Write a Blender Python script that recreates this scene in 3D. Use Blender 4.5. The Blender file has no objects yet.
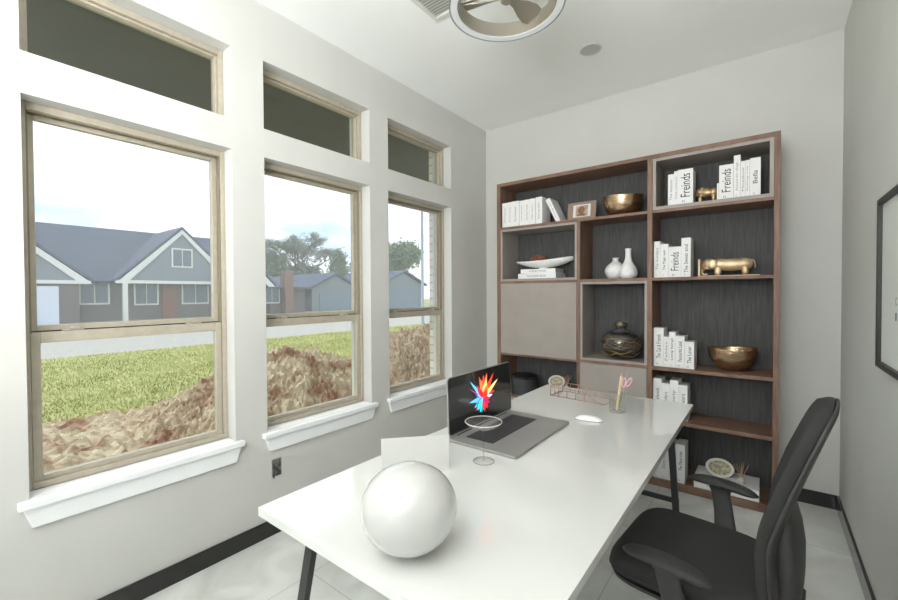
import bpy, bmesh, math, random
from mathutils import Vector, Matrix, noise
random.seed(7)
COL = bpy.context.scene.collection
PI = math.pi

# ---------------------------------------------------------------- helpers
def lin(c):
    return tuple(((v/255)/12.92 if v/255 <= .04045 else ((v/255+.055)/1.055)**2.4) for v in c)

def mat(name, rgb, rough=.5, metal=0., coat=0., spec=.5, rgb2=None, scale=8., stretch=(1,1,1), bump=0., bscale=None, detail=4., emis=None, estr=0., trans=0., ior=1.45, coatr=.05, lo=.35, hi=.65):
    m = bpy.data.materials.new(name); m.use_nodes = True
    nt = m.node_tree; b = nt.nodes['Principled BSDF']
    b.inputs['Base Color'].default_value = lin(rgb)+(1,)
    b.inputs['Roughness'].default_value = rough
    b.inputs['Metallic'].default_value = metal
    b.inputs['Specular IOR Level'].default_value = spec
    b.inputs['Coat Weight'].default_value = coat
    b.inputs['Coat Roughness'].default_value = coatr
    b.inputs['IOR'].default_value = ior
    b.inputs['Transmission Weight'].default_value = trans
    if emis:
        b.inputs['Emission Color'].default_value = lin(emis)+(1,)
        b.inputs['Emission Strength'].default_value = estr
    if rgb2 or bump:
        tc = nt.nodes.new('ShaderNodeTexCoord'); mp = nt.nodes.new('ShaderNodeMapping')
        mp.inputs['Scale'].default_value = stretch
        nt.links.new(tc.outputs['Object'], mp.inputs['Vector'])
    if rgb2:
        n = nt.nodes.new('ShaderNodeTexNoise'); n.inputs['Scale'].default_value = scale; n.inputs['Detail'].default_value = detail
        r = nt.nodes.new('ShaderNodeValToRGB')
        r.color_ramp.elements[0].position = lo; r.color_ramp.elements[1].position = hi
        r.color_ramp.elements[0].color = lin(rgb)+(1,); r.color_ramp.elements[1].color = lin(rgb2)+(1,)
        nt.links.new(mp.outputs['Vector'], n.inputs['Vector']); nt.links.new(n.outputs['Fac'], r.inputs['Fac'])
        nt.links.new(r.outputs['Color'], b.inputs['Base Color'])
    if bump:
        n2 = nt.nodes.new('ShaderNodeTexNoise'); n2.inputs['Scale'].default_value = bscale or scale; n2.inputs['Detail'].default_value = 5
        bp = nt.nodes.new('ShaderNodeBump'); bp.inputs['Strength'].default_value = bump; bp.inputs['Distance'].default_value = .01
        nt.links.new(mp.outputs['Vector'], n2.inputs['Vector']); nt.links.new(n2.outputs['Fac'], bp.inputs['Height'])
        nt.links.new(bp.outputs['Normal'], b.inputs['Normal'])
    return m

def BM(): return bmesh.new()

def box(bm, x0, x1, y0, y1, z0, z1, M=None):
    r = bmesh.ops.create_cube(bm, size=1)
    vs = r['verts']
    for v in vs:
        v.co = Vector((x0+(v.co.x+.5)*(x1-x0), y0+(v.co.y+.5)*(y1-y0), z0+(v.co.z+.5)*(z1-z0)))
        if M is not None: v.co = M @ v.co
    return vs

def prism(bm, pts, axis, a, b):
    """extrude a 2D outline along axis ('x': pts are (y,z), 'y': (x,z), 'z': (x,y))"""
    def P(p, t):
        return {'x': (t, p[0], p[1]), 'y': (p[0], t, p[1]), 'z': (p[0], p[1], t)}[axis]
    A = [bm.verts.new(P(p, a)) for p in pts]; B = [bm.verts.new(P(p, b)) for p in pts]
    n = len(pts)
    for i in range(n): bm.faces.new((A[i], A[(i+1) % n], B[(i+1) % n], B[i]))
    bm.faces.new(A[::-1]); bm.faces.new(B)
    return A+B

def lathe(bm, prof, seg=32, c=(0,0,0), close=False, sx=1., sy=1.):
    rings = []
    for r, z in prof:
        if r < 1e-6: rings.append([bm.verts.new((c[0], c[1], c[2]+z))])
        else: rings.append([bm.verts.new((c[0]+sx*r*math.cos(2*PI*i/seg), c[1]+sy*r*math.sin(2*PI*i/seg), c[2]+z)) for i in range(seg)])
    idx = list(range(len(rings)-1))
    prs = [(rings[i], rings[i+1]) for i in idx]
    if close: prs.append((rings[-1], rings[0]))
    for A, B in prs:
        for i in range(seg):
            j = (i+1) % seg
            if len(A) == 1 and len(B) == 1: continue
            if len(A) == 1: bm.faces.new((A[0], B[j], B[i]))
            elif len(B) == 1: bm.faces.new((A[i], A[j], B[0]))
            else: bm.faces.new((A[i], A[j], B[j], B[i]))

def tube(bm, pts, r, seg=8, cap=True, flat=None):
    """tube along points; r a number or list; flat=(w,h) gives a flat bar"""
    pts = [Vector(p) for p in pts]; n = len(pts)
    rs = r if isinstance(r, (list, tuple)) else [r]*n
    rings = []; up = None
    for i, p in enumerate(pts):
        t = (pts[min(i+1, n-1)]-pts[max(i-1, 0)]).normalized()
        if up is None:
            up = Vector((0,0,1)) if abs(t.z) < .9 else Vector((1,0,0))
        s = t.cross(up).normalized(); up = s.cross(t).normalized()
        rings.append([bm.verts.new(p+(s*math.cos(2*PI*k/seg)+up*math.sin(2*PI*k/seg))*rs[i]) for k in range(seg)])
    for A, B in zip(rings, rings[1:]):
        for k in range(seg): bm.faces.new((A[k], A[(k+1) % seg], B[(k+1) % seg], B[k]))
    if cap:
        bm.faces.new(rings[0][::-1]); bm.faces.new(rings[-1])

def obj(name, bm, m, parent=None, smooth=False, bevel=0., bseg=2, sub=0, kind=None, label=None, angle=40):
    bmesh.ops.recalc_face_normals(bm, faces=bm.faces)
    me = bpy.data.meshes.new(name); bm.to_mesh(me); bm.free()
    ms = m if isinstance(m, (list, tuple)) else [m]
    for x in ms: me.materials.append(x)
    if smooth:
        for p in me.polygons: p.use_smooth = True
        if smooth != 'all':
            me.set_sharp_from_angle(angle=math.radians(angle))
    o = bpy.data.objects.new(name, me); COL.objects.link(o)
    if parent: o.parent = parent
    if bevel:
        md = o.modifiers.new('b', 'BEVEL'); md.width = bevel; md.segments = bseg; md.limit_method = 'ANGLE'
        md.harden_normals = False
        for p in me.polygons: p.use_smooth = True
        me.set_sharp_from_angle(angle=math.radians(50))
    if sub:
        md = o.modifiers.new('s', 'SUBSURF'); md.levels = sub; md.render_levels = sub
    if kind: o['kind'] = kind
    if label: o['label'] = label
    return o

def thing(name, label, cat, loc=(0,0,0), rz=0., group=None):
    o = bpy.data.objects.new(name, None); COL.objects.link(o)
    o.empty_display_size = .05
    o.location = loc; o.rotation_euler = (0,0,rz); o['label'] = label; o['category'] = cat
    if group: o['group'] = group
    return o

def tag(o, label, cat, group=None, kind=None):
    o['label'] = label; o['category'] = cat
    if group: o['group'] = group
    if kind: o['kind'] = kind
    return o

def struct(name, bm, m, **k):
    return obj(name, bm, m, kind='structure', **k)

_txt = {}
def text_verts(s):
    if s in _txt: return _txt[s]
    cu = bpy.data.curves.new('t', 'FONT'); cu.body = s; cu.size = 1; cu.resolution_u = 3
    o = bpy.data.objects.new('t', cu); COL.objects.link(o)
    dg = bpy.context.evaluated_depsgraph_get(); dg.update()
    me = o.evaluated_get(dg).to_mesh()
    V = [Vector(v.co) for v in me.vertices]; F = [tuple(p.vertices) for p in me.polygons]
    o.evaluated_get(dg).to_mesh_clear(); bpy.data.objects.remove(o); bpy.data.curves.remove(cu)
    _txt[s] = (V, F); return V, F

def text_bm(s, length, height, origin, ex, ey):
    """text fitted in length x height, starting at origin, baseline along ex, up along ey"""
    V, F = text_verts(s)
    x0 = min(v.x for v in V); x1 = max(v.x for v in V); y0 = min(v.y for v in V); y1 = max(v.y for v in V)
    bm = BM(); O = Vector(origin); ex = Vector(ex); ey = Vector(ey)
    vs = [bm.verts.new(O+ex*((v.x-x0)/(x1-x0)*length)+ey*((v.y-y0)/(y1-y0)*height)) for v in V]
    for f in F:
        try: bm.faces.new([vs[i] for i in f])
        except ValueError: pass
    n = ex.cross(ey).normalized()
    r = bmesh.ops.extrude_face_region(bm, geom=list(bm.faces))
    for g in r['geom']:
        if isinstance(g, bmesh.types.BMVert): g.co += n*.0004
    return bm

# ---------------------------------------------------------------- materials
WALLC = (201,201,197)
m_wall = mat('wall_paint', WALLC, .75, rgb2=(198,198,194), scale=3, bump=.06, bscale=140)
m_ceil = mat('ceiling_paint', (244,246,244), .85, rgb2=(242,244,242), scale=2, bump=.05, bscale=120)
m_trim = mat('white_trim_paint', (236,238,240), .35)
m_base = mat('dark_glossy_baseboard', (26,26,25), .2, rgb2=(34,34,32), scale=30, stretch=(1,.2,1), coat=.4)
m_alu = mat('tan_window_frame', (176,168,152), .42, rgb2=(168,160,144), scale=30)
m_alu_d = mat('tan_window_track', (128,120,100), .5)
m_seal = mat('dark_gasket', (34,33,30), .7)
m_latch = mat('latch_metal', (186,182,170), .35, metal=.4)
m_desk = mat('white_gloss_lacquer', (216,217,214), .16, coat=.8, coatr=.04)
m_black = mat('black_powder_metal', (40,41,42), .42, rgb2=(46,47,48), scale=200)
m_wood = mat('walnut_veneer', (134,106,88), .5, rgb2=(108,82,67), scale=9, stretch=(1,6,1), bump=.05, bscale=40)
m_woodv = mat('walnut_veneer_upright', (134,106,88), .5, rgb2=(110,84,69), scale=9, stretch=(8,3,.7), bump=.05, bscale=40)
m_back = mat('dark_grained_back_panel', (84,84,83), .7, rgb2=(68,68,68), scale=14, stretch=(6,1,.5), bump=.1, bscale=60)
m_greige = mat('greige_matt_lacquer', (156,148,141), .5, rgb2=(151,143,137), scale=8)
m_book = mat('white_book_cloth', (228,228,227), .6)
m_page = mat('book_pages', (196,194,188), .8, rgb2=(176,174,168), scale=60, stretch=(1,1,8))
m_ink = mat('book_ink', (38,38,42), .7)
m_ink2 = mat('book_ink_faint', (120,122,126), .7)
m_brass = mat('brass', (196,172,136), .38, metal=.7, rgb2=(150,124,90), scale=30, bump=.3, bscale=50)
m_brassw = mat('brushed_gold_bowl', (214,186,152), .24, metal=.95, rgb2=(164,126,98), scale=5, stretch=(1,1,3), bump=.35, bscale=24)
m_cer = mat('white_ceramic', (226,226,224), .4, rgb2=(216,216,214), scale=30)
m_cone = mat('rust_brown_coral', (150,92,66), .8, rgb2=(96,56,42), scale=60, bump=.6, bscale=90)
m_chair = mat('black_chair_fabric', (50,49,48), .85, rgb2=(43,42,41), scale=300, bump=.25, bscale=600)
m_chairs = mat('charcoal_chair_shell', (54,53,52), .5)
m_arm = mat('charcoal_soft_armrest', (50,50,50), .6, rgb2=(44,44,44), scale=80)
m_lap = mat('space_grey_aluminium', (152,151,148), .42, metal=.25, rgb2=(148,147,144), scale=200)
m_screen = mat('glossy_black_screen', (34,34,35), .12, coat=1., coatr=.03)
m_key = mat('black_keys', (26,26,28), .45)
m_rose = mat('rose_gold_wire', (184,140,126), .35, metal=.6)
m_penc = mat('cream_pencil', (224,200,152), .5)
m_pink = mat('pink_scissor_handle', (222,176,186), .4)
m_mouse = mat('white_mouse', (234,235,236), .2, coat=.5)
m_globe = mat('white_opal_globe', (192,192,190), .1, coat=1., coatr=.03)
m_card = mat('off_white_card', (196,196,193), .6)
m_clockr = mat('clock_rim', (206,204,196), .35)
m_clockf = mat('clock_face', (150,140,110), .6, rgb2=(196,190,170), scale=40)
m_reed = mat('reed', (178,150,120), .8)
m_nickel = mat('brushed_nickel_tan', (158,152,138), .38, metal=.5)
m_lens = mat('frosted_ring_lens', (214,216,216), .45, emis=(235,238,240), estr=.08)
m_vent = mat('white_register', (214,214,208), .5)
m_slot = mat('register_shadow_gap', (168,168,165), .8)
m_spk = mat('grey_perforated_grille', (206,206,203), .6, rgb2=(180,180,178), scale=180)
m_frame_b = mat('black_picture_frame', (44,45,41), .4)
m_matt = mat('white_print_paper', (212,214,210), .5)
m_pf = mat('taupe_picture_frame', (142,122,108), .5)
m_photo = mat('sepia_photo', (196,176,154), .5, rgb2=(160,132,108), scale=22)
m_sepia = mat('sepia_portrait', (150,112,88), .5, rgb2=(112,78,60), scale=60)
m_brickw = mat('white_brick', (214,206,192), .85)
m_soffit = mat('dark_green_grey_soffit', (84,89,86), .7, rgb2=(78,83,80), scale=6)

def glass_mat(name, tint=(.94,.97,.95), film=0., filmcol=(1,1,1)):
    m = bpy.data.materials.new(name); m.use_nodes = True; nt = m.node_tree; nt.nodes.clear()
    o = nt.nodes.new('ShaderNodeOutputMaterial'); t = nt.nodes.new('ShaderNodeBsdfTransparent'); g = nt.nodes.new('ShaderNodeBsdfGlossy')
    t.inputs['Color'].default_value = tint+(1,); g.inputs['Roughness'].default_value = .02
    f = nt.nodes.new('ShaderNodeFresnel'); f.inputs['IOR'].default_value = 1.42
    mx = nt.nodes.new('ShaderNodeMixShader')
    ge = nt.nodes.new('ShaderNodeNewGeometry'); iv = nt.nodes.new('ShaderNodeMath'); iv.operation = 'SUBTRACT'; iv.inputs[0].default_value = 1
    ml = nt.nodes.new('ShaderNodeMath'); ml.operation = 'MULTIPLY'
    nt.links.new(ge.outputs['Backfacing'], iv.inputs[1]); nt.links.new(f.outputs[0], ml.inputs[0]); nt.links.new(iv.outputs[0], ml.inputs[1])
    nt.links.new(ml.outputs[0], mx.inputs[0]); nt.links.new(t.outputs[0], mx.inputs[1]); nt.links.new(g.outputs[0], mx.inputs[2])
    last = mx
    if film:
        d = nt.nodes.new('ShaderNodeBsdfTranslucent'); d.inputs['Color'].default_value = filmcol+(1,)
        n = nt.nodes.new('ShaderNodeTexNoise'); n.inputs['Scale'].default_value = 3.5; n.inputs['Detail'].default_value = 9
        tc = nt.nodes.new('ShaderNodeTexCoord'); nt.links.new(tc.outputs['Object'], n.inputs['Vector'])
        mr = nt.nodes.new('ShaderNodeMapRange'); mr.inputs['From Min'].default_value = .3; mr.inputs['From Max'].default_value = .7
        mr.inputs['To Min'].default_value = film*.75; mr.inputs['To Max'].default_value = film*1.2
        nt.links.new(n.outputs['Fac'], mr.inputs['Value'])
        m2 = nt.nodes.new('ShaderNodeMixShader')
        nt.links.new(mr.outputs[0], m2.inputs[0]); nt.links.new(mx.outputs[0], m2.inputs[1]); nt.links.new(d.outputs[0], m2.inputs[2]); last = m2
    nt.links.new(last.outputs[0], o.inputs[0])
    return m
m_glass = glass_mat('window_glass')
m_glass_haze = glass_mat('hazy_window_glass', (.95,.98,1.0), .13, (.9,.96,1.0))  # pale film painted into the upper panes in place of outdoor haze
m_glasst = glass_mat('transom_glass', (.85,.88,.85), .03)
m_clear = glass_mat('clear_drinking_glass', (.965,.965,.96), .07, (1,.97,.96))

# floor: pale polished stone tiles
def floor_mat():
    m = bpy.data.materials.new('pale_stone_tile'); m.use_nodes = True; nt = m.node_tree; b = nt.nodes['Principled BSDF']
    tc = nt.nodes.new('ShaderNodeTexCoord')
    n = nt.nodes.new('ShaderNodeTexNoise'); n.inputs['Scale'].default_value = 2.2; n.inputs['Detail'].default_value = 8; n.inputs['Distortion'].default_value = 1.2
    r = nt.nodes.new('ShaderNodeValToRGB'); r.color_ramp.elements[0].position = .3; r.color_ramp.elements[1].position = .62
    r.color_ramp.elements[0].color = lin((190,191,186))+(1,); r.color_ramp.elements[1].color = lin((222,223,220))+(1,)
    bk = nt.nodes.new('ShaderNodeTexBrick'); bk.offset = .5
    bk.inputs['Color1'].default_value = (1,1,1,1); bk.inputs['Color2'].default_value = (.96,.96,.96,1); bk.inputs['Mortar'].default_value = (.72,.73,.72,1)
    bk.inputs['Scale'].default_value = 1; bk.inputs['Brick Width'].default_value = 1.2; bk.inputs['Row Height'].default_value = .6; bk.inputs['Mortar Size'].default_value = .003
    mp = nt.nodes.new('ShaderNodeMapping'); mp.inputs['Rotation'].default_value = (0,0,PI/2)
    nt.links.new(tc.outputs['Object'], mp.inputs[0]); nt.links.new(mp.outputs[0], bk.inputs['Vector'])
    nt.links.new(tc.outputs['Object'], n.inputs['Vector']); nt.links.new(n.outputs['Fac'], r.inputs['Fac'])
    mx = nt.nodes.new('ShaderNodeMix'); mx.data_type = 'RGBA'; mx.blend_type = 'MULTIPLY'; mx.inputs[0].default_value = 1
    nt.links.new(r.outputs[0], mx.inputs[6]); nt.links.new(bk.outputs[0], mx.inputs[7])
    nt.links.new(mx.outputs[2], b.inputs['Base Color'])
    b.inputs['Roughness'].default_value = .14
    return m
m_floor = floor_mat()

# ---------------------------------------------------------------- room
XL, XR, YB, YR, ZC = -2.274, .376, 3.59, -3.2, 3.04
WT = .22
wins = [(.267, 1.057), (1.237, 2.028), (2.211, 2.997)]
ZS, ZT, T0, T1 = .605, 2.179, 2.341, 2.725
bm = BM(); box(bm, XL-WT, XR+.12, YR-.12, YB+.12, -.1, 0); struct('floor', bm, m_floor)
bm = BM(); box(bm, XL-WT, XR+.12, YR-.12, YB+.12, ZC, ZC+.1); struct('ceiling', bm, m_ceil)
bm = BM(); box(bm, XL-WT, XR+.12, YB, YB+.12, 0, ZC); struct('wall_back', bm, m_wall)
bm = BM(); box(bm, XR, XR+.12, YR, YB, 0, ZC); struct('wall_right', bm, m_wall)
# left wall with six openings
bm = BM()
ys = [YR]+[v for w in wins for v in w]+[YB]
zs = [0, ZS, ZT, T0, T1, ZC]
vg = {}
for iy in range(len(ys)-1):
    for iz in range(len(zs)-1):
        if iy % 2 == 1 and iz in (1, 3): continue
        box(bm, XL-WT, XL, ys[iy], ys[iy+1], zs[iz], zs[iz+1])
bmesh.ops.remove_doubles(bm, verts=bm.verts, dist=1e-5)
seen = {}
for f in list(bm.faces):
    k = tuple(round(c, 4) for c in f.calc_center_median())
    seen.setdefault(k, []).append(f)
dead = [f for v in seen.values() if len(v) > 1 for f in v]
bmesh.ops.delete(bm, geom=dead, context='FACES')
struct('wall_left', bm, m_wall)
# rear wall with a wide cased opening
bm = BM(); OX0, OX1, OZ = -1.95, .1, 2.45
box(bm, XL-WT, OX0, YR-.12, YR, 0, ZC); box(bm, OX1, XR+.12, YR-.12, YR, 0, ZC); box(bm, OX0, OX1, YR-.12, YR, OZ, ZC)
struct('wall_rear', bm, m_wall)
BH = .092
bm = BM(); box(bm, XL, XL+.014, YR, YB, 0, BH); struct('baseboard_left', bm, m_base, bevel=.002)
bm = BM(); box(bm, .066, XR-.014, YB-.014, YB, 0, BH); box(bm, XL+.014, -1.951, YB-.014, YB, 0, BH); struct('baseboard_back', bm, m_base, bevel=.002)
bm = BM(); box(bm, XR-.014, XR, YR, YB, 0, BH); struct('baseboard_right', bm, m_base, bevel=.002)

# windows
def frame_ring(bm, x0, x1, y0, y1, z0, z1, w, wt=None, wb=None):
    wt = wt or w; wb = wb or w
    box(bm, x0, x1, y0, y0+w, z0, z1); box(bm, x0, x1, y1-w, y1, z0, z1)
    box(bm, x0, x1, y0+w, y1-w, z0, z0+wb); box(bm, x0, x1, y0+w, y1-w, z1-wt, z1)

XF = XL-.085      # room side of the frames
def window(n, y0, y1):
    r = bpy.data.objects.new('window_%d' % n, None); COL.objects.link(r); r.location = (XF, (y0+y1)/2, ZS); r['kind'] = 'structure'
    M = Matrix.Translation((-XF, -(y0+y1)/2, -ZS))
    def put(name, bm, m, parent=r, **k):
        for v in bm.verts: v.co = M @ v.co
        return obj(name, bm, m, parent, **k)
    zm = 1.243
    bm = BM(); frame_ring(bm, XF-.085, XF, y0, y1, ZS+.002, ZT, .022, .03, .026)
    box(bm, XF-.06, XF-.035, y0+.022, y0+.03, ZS+.03, ZT-.03)
    put('window_frame', bm, m_alu, bevel=.003)
    bm = BM(); box(bm, XF-.03, XF-.008, y0+.0225, y0+.028, zm, ZT-.032); box(bm, XF-.03, XF-.008, y1-.028, y1-.0225, zm, ZT-.032)
    box(bm, XF-.03, XF-.006, y0+.028, y1-.028, ZT-.036, ZT-.0305)
    put('sash_track', bm, m_alu_d)
    # upper sash sits further out
    bm = BM(); frame_ring(bm, XF-.075, XF-.045, y0+.024, y1-.024, zm-.014, ZT-.032, .026, .02, .045)
    us = put('upper_sash', bm, m_alu, bevel=.002)
    bm = BM(); box(bm, XF-.062, XF-.058, y0+.049, y1-.049, zm+.030, ZT-.051); put('pane', bm, m_glass_haze, us, label='upper pane with painted haze')
    # lower sash nearer the room
    bm = BM(); frame_ring(bm, XF-.042, XF-.012, y0+.024, y1-.024, ZS+.028, zm+.004, .03, .045, .022)
    ls = put('lower_sash', bm, m_alu, bevel=.002)
    bm = BM(); box(bm, XF-.029, XF-.025, y0+.053, y1-.053, ZS+.049, zm-.040); put('pane', bm, m_glass, ls, label='clear lower pane')
    bm = BM(); box(bm, XF-.044, XF-.04, y0+.03, y1-.03, zm+.0035, zm+.0085); put('weather_strip', bm, m_seal, ls)
    for t in (.2, .8):
        yc = y0+(y1-y0)*t
        bm = BM(); box(bm, XF-.036, XF-.016, yc-.035, yc+.035, zm+.004, zm+.011); box(bm, XF-.03, XF-.008, yc-.012, yc+.02, zm+.011, zm+.019)
        put('sash_lock', bm, m_latch, ls, bevel=.002)
    # sill: stool and splayed apron
    bm = BM(); box(bm, XF+.001, XL, y0+.001, y1-.001, ZS-.03, ZS+.001); box(bm, XL, XL+.038, y0-.035, y1+.035, ZS-.03, ZS)
    prism(bm, [(y0-.022, ZS-.03), (y1+.022, ZS-.03), (y1-.004, ZS-.112), (y0+.004, ZS-.112)], 'x', XL+.0005, XL+.02)
    put('window_sill', bm, m_trim, bevel=.004)
    return r
def transom(n, y0, y1):
    r = bpy.data.objects.new('window_%d' % n, None); COL.objects.link(r); r.location = (XF, (y0+y1)/2, T0); r['kind'] = 'structure'
    M = Matrix.Translation((-XF, -(y0+y1)/2, -T0))
    bm = BM(); frame_ring(bm, XF-.085, XF, y0, y1, T0+.001, T1, .024, .03, .02); frame_ring(bm, XF-.07, XF-.02, y0+.024, y1-.024, T0+.021, T1-.03, .012)
    for v in bm.verts: v.co = M @ v.co
    f = obj('window_frame', bm, m_alu, r, bevel=.003)
    bm = BM(); box(bm, XF-.052, XF-.048, y0+.035, y1-.035, T0+.032, T1-.041)
    for v in bm.verts: v.co = M @ v.co
    obj('pane', bm, m_glasst, r)
for i, w in enumerate(wins): window(i+1, *w)
for i, w in enumerate(wins): transom(i+4, *w)

# ---------------------------------------------------------------- bookcase
BX0, BX1, BY0, BY1, BT = -1.949, .064, 3.255, 3.575, 2.384
bc = thing('bookcase', 'wide walnut bookcase with dark back panel and greige box niches against the back wall', 'bookcase', ((BX0+BX1)/2, BY0, 0))
def bput(name, bm, m, **k):
    for v in bm.verts: v.co -= Vector(((BX0+BX1)/2, BY0, 0))
    return obj(name, bm, m, bc, **k)
S1, S2, S3, S4 = 1.987, 1.503, .862, .4895
bm = BM(); box(bm, BX0, BX1, BY0, BY1, BT-.028, BT); bput('top_panel', bm, m_wood, bevel=.0015)
bm = BM(); box(bm, BX0, BX1, BY0+.002, BY1, 0, .052); bput('base_panel', bm, m_wood, bevel=.0015)
for a, b, z1 in [(BX0, -1.914, BT-.028), (-1.209, -1.183, S1-.022), (-.688, -.655, BT-.028), (.033, BX1, BT-.028)]:
    bm = BM(); box(bm, a, b, BY0, BY1, .052, z1); bput('upright', bm, m_woodv, bevel=.0015)
def shelf(a, b, z, t=.021):
    bm = BM(); box(bm, a, b, BY0+.001, BY1-.012, z-t, z); bput('shelf', bm, m_wood, bevel=.0012)
shelf(-1.914, -.688, S1); shelf(-.655, .033, S1)
shelf(-1.914, -1.209, S2); shelf(-1.183, -.688, S2); shelf(-.655, .033, S2)
shelf(-1.914, -1.209, S3-.007, .016); shelf(-1.183, -.688, S3); shelf(-.655, .033, S3, .024)
shelf(-1.914, -1.209, S4); shelf(-.655, .033, S4, .024)
bm = BM(); box(bm, BX0+.01, BX1-.01, BY1-.012, BY1, .052, BT-.028); bput('back_panel', bm, m_back)
def lining(x0, x1, z0, z1, t=.018):
    bm = BM(); y1 = BY1-.013; y0 = BY0+.004
    box(bm, x0, x0+t, y0, y1, z0, z1); box(bm, x1-t, x1, y0, y1, z0, z1); box(bm, x0+t, x1-t, y0, y1, z0, z0+t); box(bm, x0+t, x1-t, y0, y1, z1-t, z1)
    bput('box_lining', bm, m_greige, bevel=.001)
lining(-1.9135, -1.2095, S2+.0005, S1-.0215)
lining(-1.1825, -.6885, S3+.0005, S2-.0215)
lining(-.6545, .0325, S1+.0005, BT-.0285, .022)
def door(x0, x1, z0, z1, nm='door'):
    bm = BM(); box(bm, x0, x1, BY0-.001, BY0+.019, z0, z1); bput(nm, bm, m_greige, bevel=.0015)
door(-1.911, -1.212, S3-.005, S2-.0225); door(-1.181, -.69, .056, S3-.0225); door(-1.911, -1.212, .056, S4-.0225)

# books -----------------------------------------------------------
def book(x0, x1, z0, h, y, label, group, title=None, d=.15, ink=None, tl=.62, th=.5, off=0., small=True):
    w = x1-x0
    r = thing('book', label, 'book', ((x0+x1)/2, y, z0), 0, group)
    w2 = w/2-.0004; t = min(.0025, w*.12)
    bm = BM(); box(bm, -w2, w2, 0, t, 0, h); box(bm, -w2, -w2+t, t, d, 0, h); box(bm, w2-t, w2, t, d, 0, h)
    obj('cover', bm, m_book, r, bevel=.0008)
    bm = BM(); box(bm, -w2+t, w2-t, t, d-.004, .003, h-.003); obj('pages', bm, m_page, r)
    if title:
        L = h*tl; H = w*th
        bm = text_bm(title, L, H, (H/2, -.0002, (h-L)/2+h*off), (0,0,1), (-1,0,0))
        obj('title', bm, ink or m_ink, r)
        if small and w > .03:
            bm = text_bm('n', w*.16, w*.16, (-w*.2, -.0002, h*.05), (1,0,0), (0,0,1)); obj('imprint', bm, m_ink2, r)
    return r
G = 'white books standing along the top left shelf'
LB = [(-1.910,-1.853,.222,'The morning book','white book touching the walnut side, first on the top left shelf'),
      (-1.853,-1.812,.224,'Summer stories','slim white book, second from the walnut side on the top left shelf'),
      (-1.812,-1.742,.226,'The old harbour','thick white book, third from the walnut side on the top left shelf'),
      (-1.736,-1.691,.222,'Little gardens','white book just right of the dark gap between the two blocks of books'),
      (-1.691,-1.638,.224,'The blue house','white book in the middle of the second block on the top left shelf'),
      (-1.638,-1.586,.226,'Night letters','white book, last of the second block before the dark line'),
      (-1.581,-1.520,.231,'Evening tales','last upright white book beside the leaning one on the top left shelf')]
for a, b, h, t, l in LB: book(a, b, S1, h, 3.285, l, G, t, .17, tl=.6, th=.28, small=False, ink=m_ink2)
lb = book(-.02, .02, 0, .225, 0, 'white book leaning at a slant beside the small framed portrait', G, 'The long road', .17, tl=.6, th=.35, small=False, ink=m_ink2)
lb.rotation_euler = (0, math.radians(-26), 0); lb.location = (-1.375, 3.287, S1+.0004)
G = 'white books in the top right box niche'
ZB = S1+.0225
for a, b, h, t, l, ik in [(-.561,-.523,.222,'The lessons','white slim book at the left end of the top right niche',m_ink2),
    (-.523,-.499,.238,'The return','narrow white book touching the left Freinds book in the top right niche',m_ink2),
    (-.499,-.406,.243,'Freinds','white book titled Freinds, left of the gold figurine in the top right niche',m_ink),
    (-.268,-.257,.113,None,'short thin cream book pressed beside the gold figurine in the top right niche',None),
    (-.256,-.176,.228,'Freinds','white book titled Freinds, right of the gold figurine in the top right niche',m_ink),
    (-.176,-.139,.278,'Around the village','tallest narrow white book in the top right niche',m_ink2),
    (-.139,-.114,.234,'Meadow','narrow white book right of the tallest one in the top right niche',m_ink2),
    (-.114,-.090,.236,'Evening tree','narrow white book beside the one titled Bella in the top right niche',m_ink2),
    (-.090,-.034,.243,'Bella','white book titled Bella at the right end of the top right niche',m_ink)]:
    book(a, b, ZB, h, 3.29, l, G, t, .14, ink=ik, tl=(.34 if t == 'Bella' else .66), th=(.62 if t == 'Freinds' else .42), off=(.04 if t == 'Freinds' else 0))
G = 'white books on the elephant shelf'
for a, b, h, t, l, ik in [(-.651,-.608,.262,'The wonders','white book with faint grey title against the divider, elephant shelf',m_ink2),
    (-.608,-.556,.240,'The Magic nest','white book with small dark title just left of Freinds on the elephant shelf',m_ink),
    (-.556,-.476,.216,'Freinds','lowest white book titled Freinds on the elephant shelf',m_ink),
    (-.476,-.418,.273,'The Sweet soul','tallest white book titled The Sweet soul on the elephant shelf',m_ink)]:
    book(a, b, S2, h, 3.29, l, G, t, .15, ink=ik, tl=(.72 if 'Sw' in t else .6), th=(.62 if t == 'Freinds' else .42), off=(-.03 if 'S' in t else .02))
G = 'white books beside the gold bowl at mid height'
for a, b, h, t, l, ik in [(-.651,-.585,.278,'The Cat & Friends','tallest white book titled The Cat and Friends beside the divider',m_ink),
    (-.585,-.552,.216,'Fables','low slim white book behind the tall first one on the gold bowl shelf',m_ink2),
    (-.552,-.510,.252,'Living beings','slim white book titled Living beings on the gold bowl shelf',m_ink),
    (-.510,-.453,.226,'Favourite Land','white book titled Favourite Land on the gold bowl shelf',m_ink),
    (-.453,-.394,.190,'The Lover','shortest white book titled The Lover, nearest the gold bowl',m_ink)]:
    book(a, b, S3, h, 3.29, l, G, t, .15, ink=ik, tl=.62, th=.42, off=.02)
G = 'white books just above the far desk corner'
for a, b, h, t, l, ik in [(-.652,-.598,.283,'The islands','white book by the divider just above the desk corner',m_ink),
    (-.598,-.544,.253,'Our elders','lower white book, second from the divider above the desk corner',m_ink),
    (-.544,-.490,.282,'Lovely','white book with a faint title, third from the divider above the desk corner',m_ink2),
    (-.490,-.434,.253,'The tears','white book at the right end of the row above the desk corner',m_ink)]:
    book(a, b, S4, h, 3.29, l, G, t, .15, ink=ik, tl=.56, th=.42, off=-.02)
G = 'white books on the bottom shelf behind the desk leg'
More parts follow.
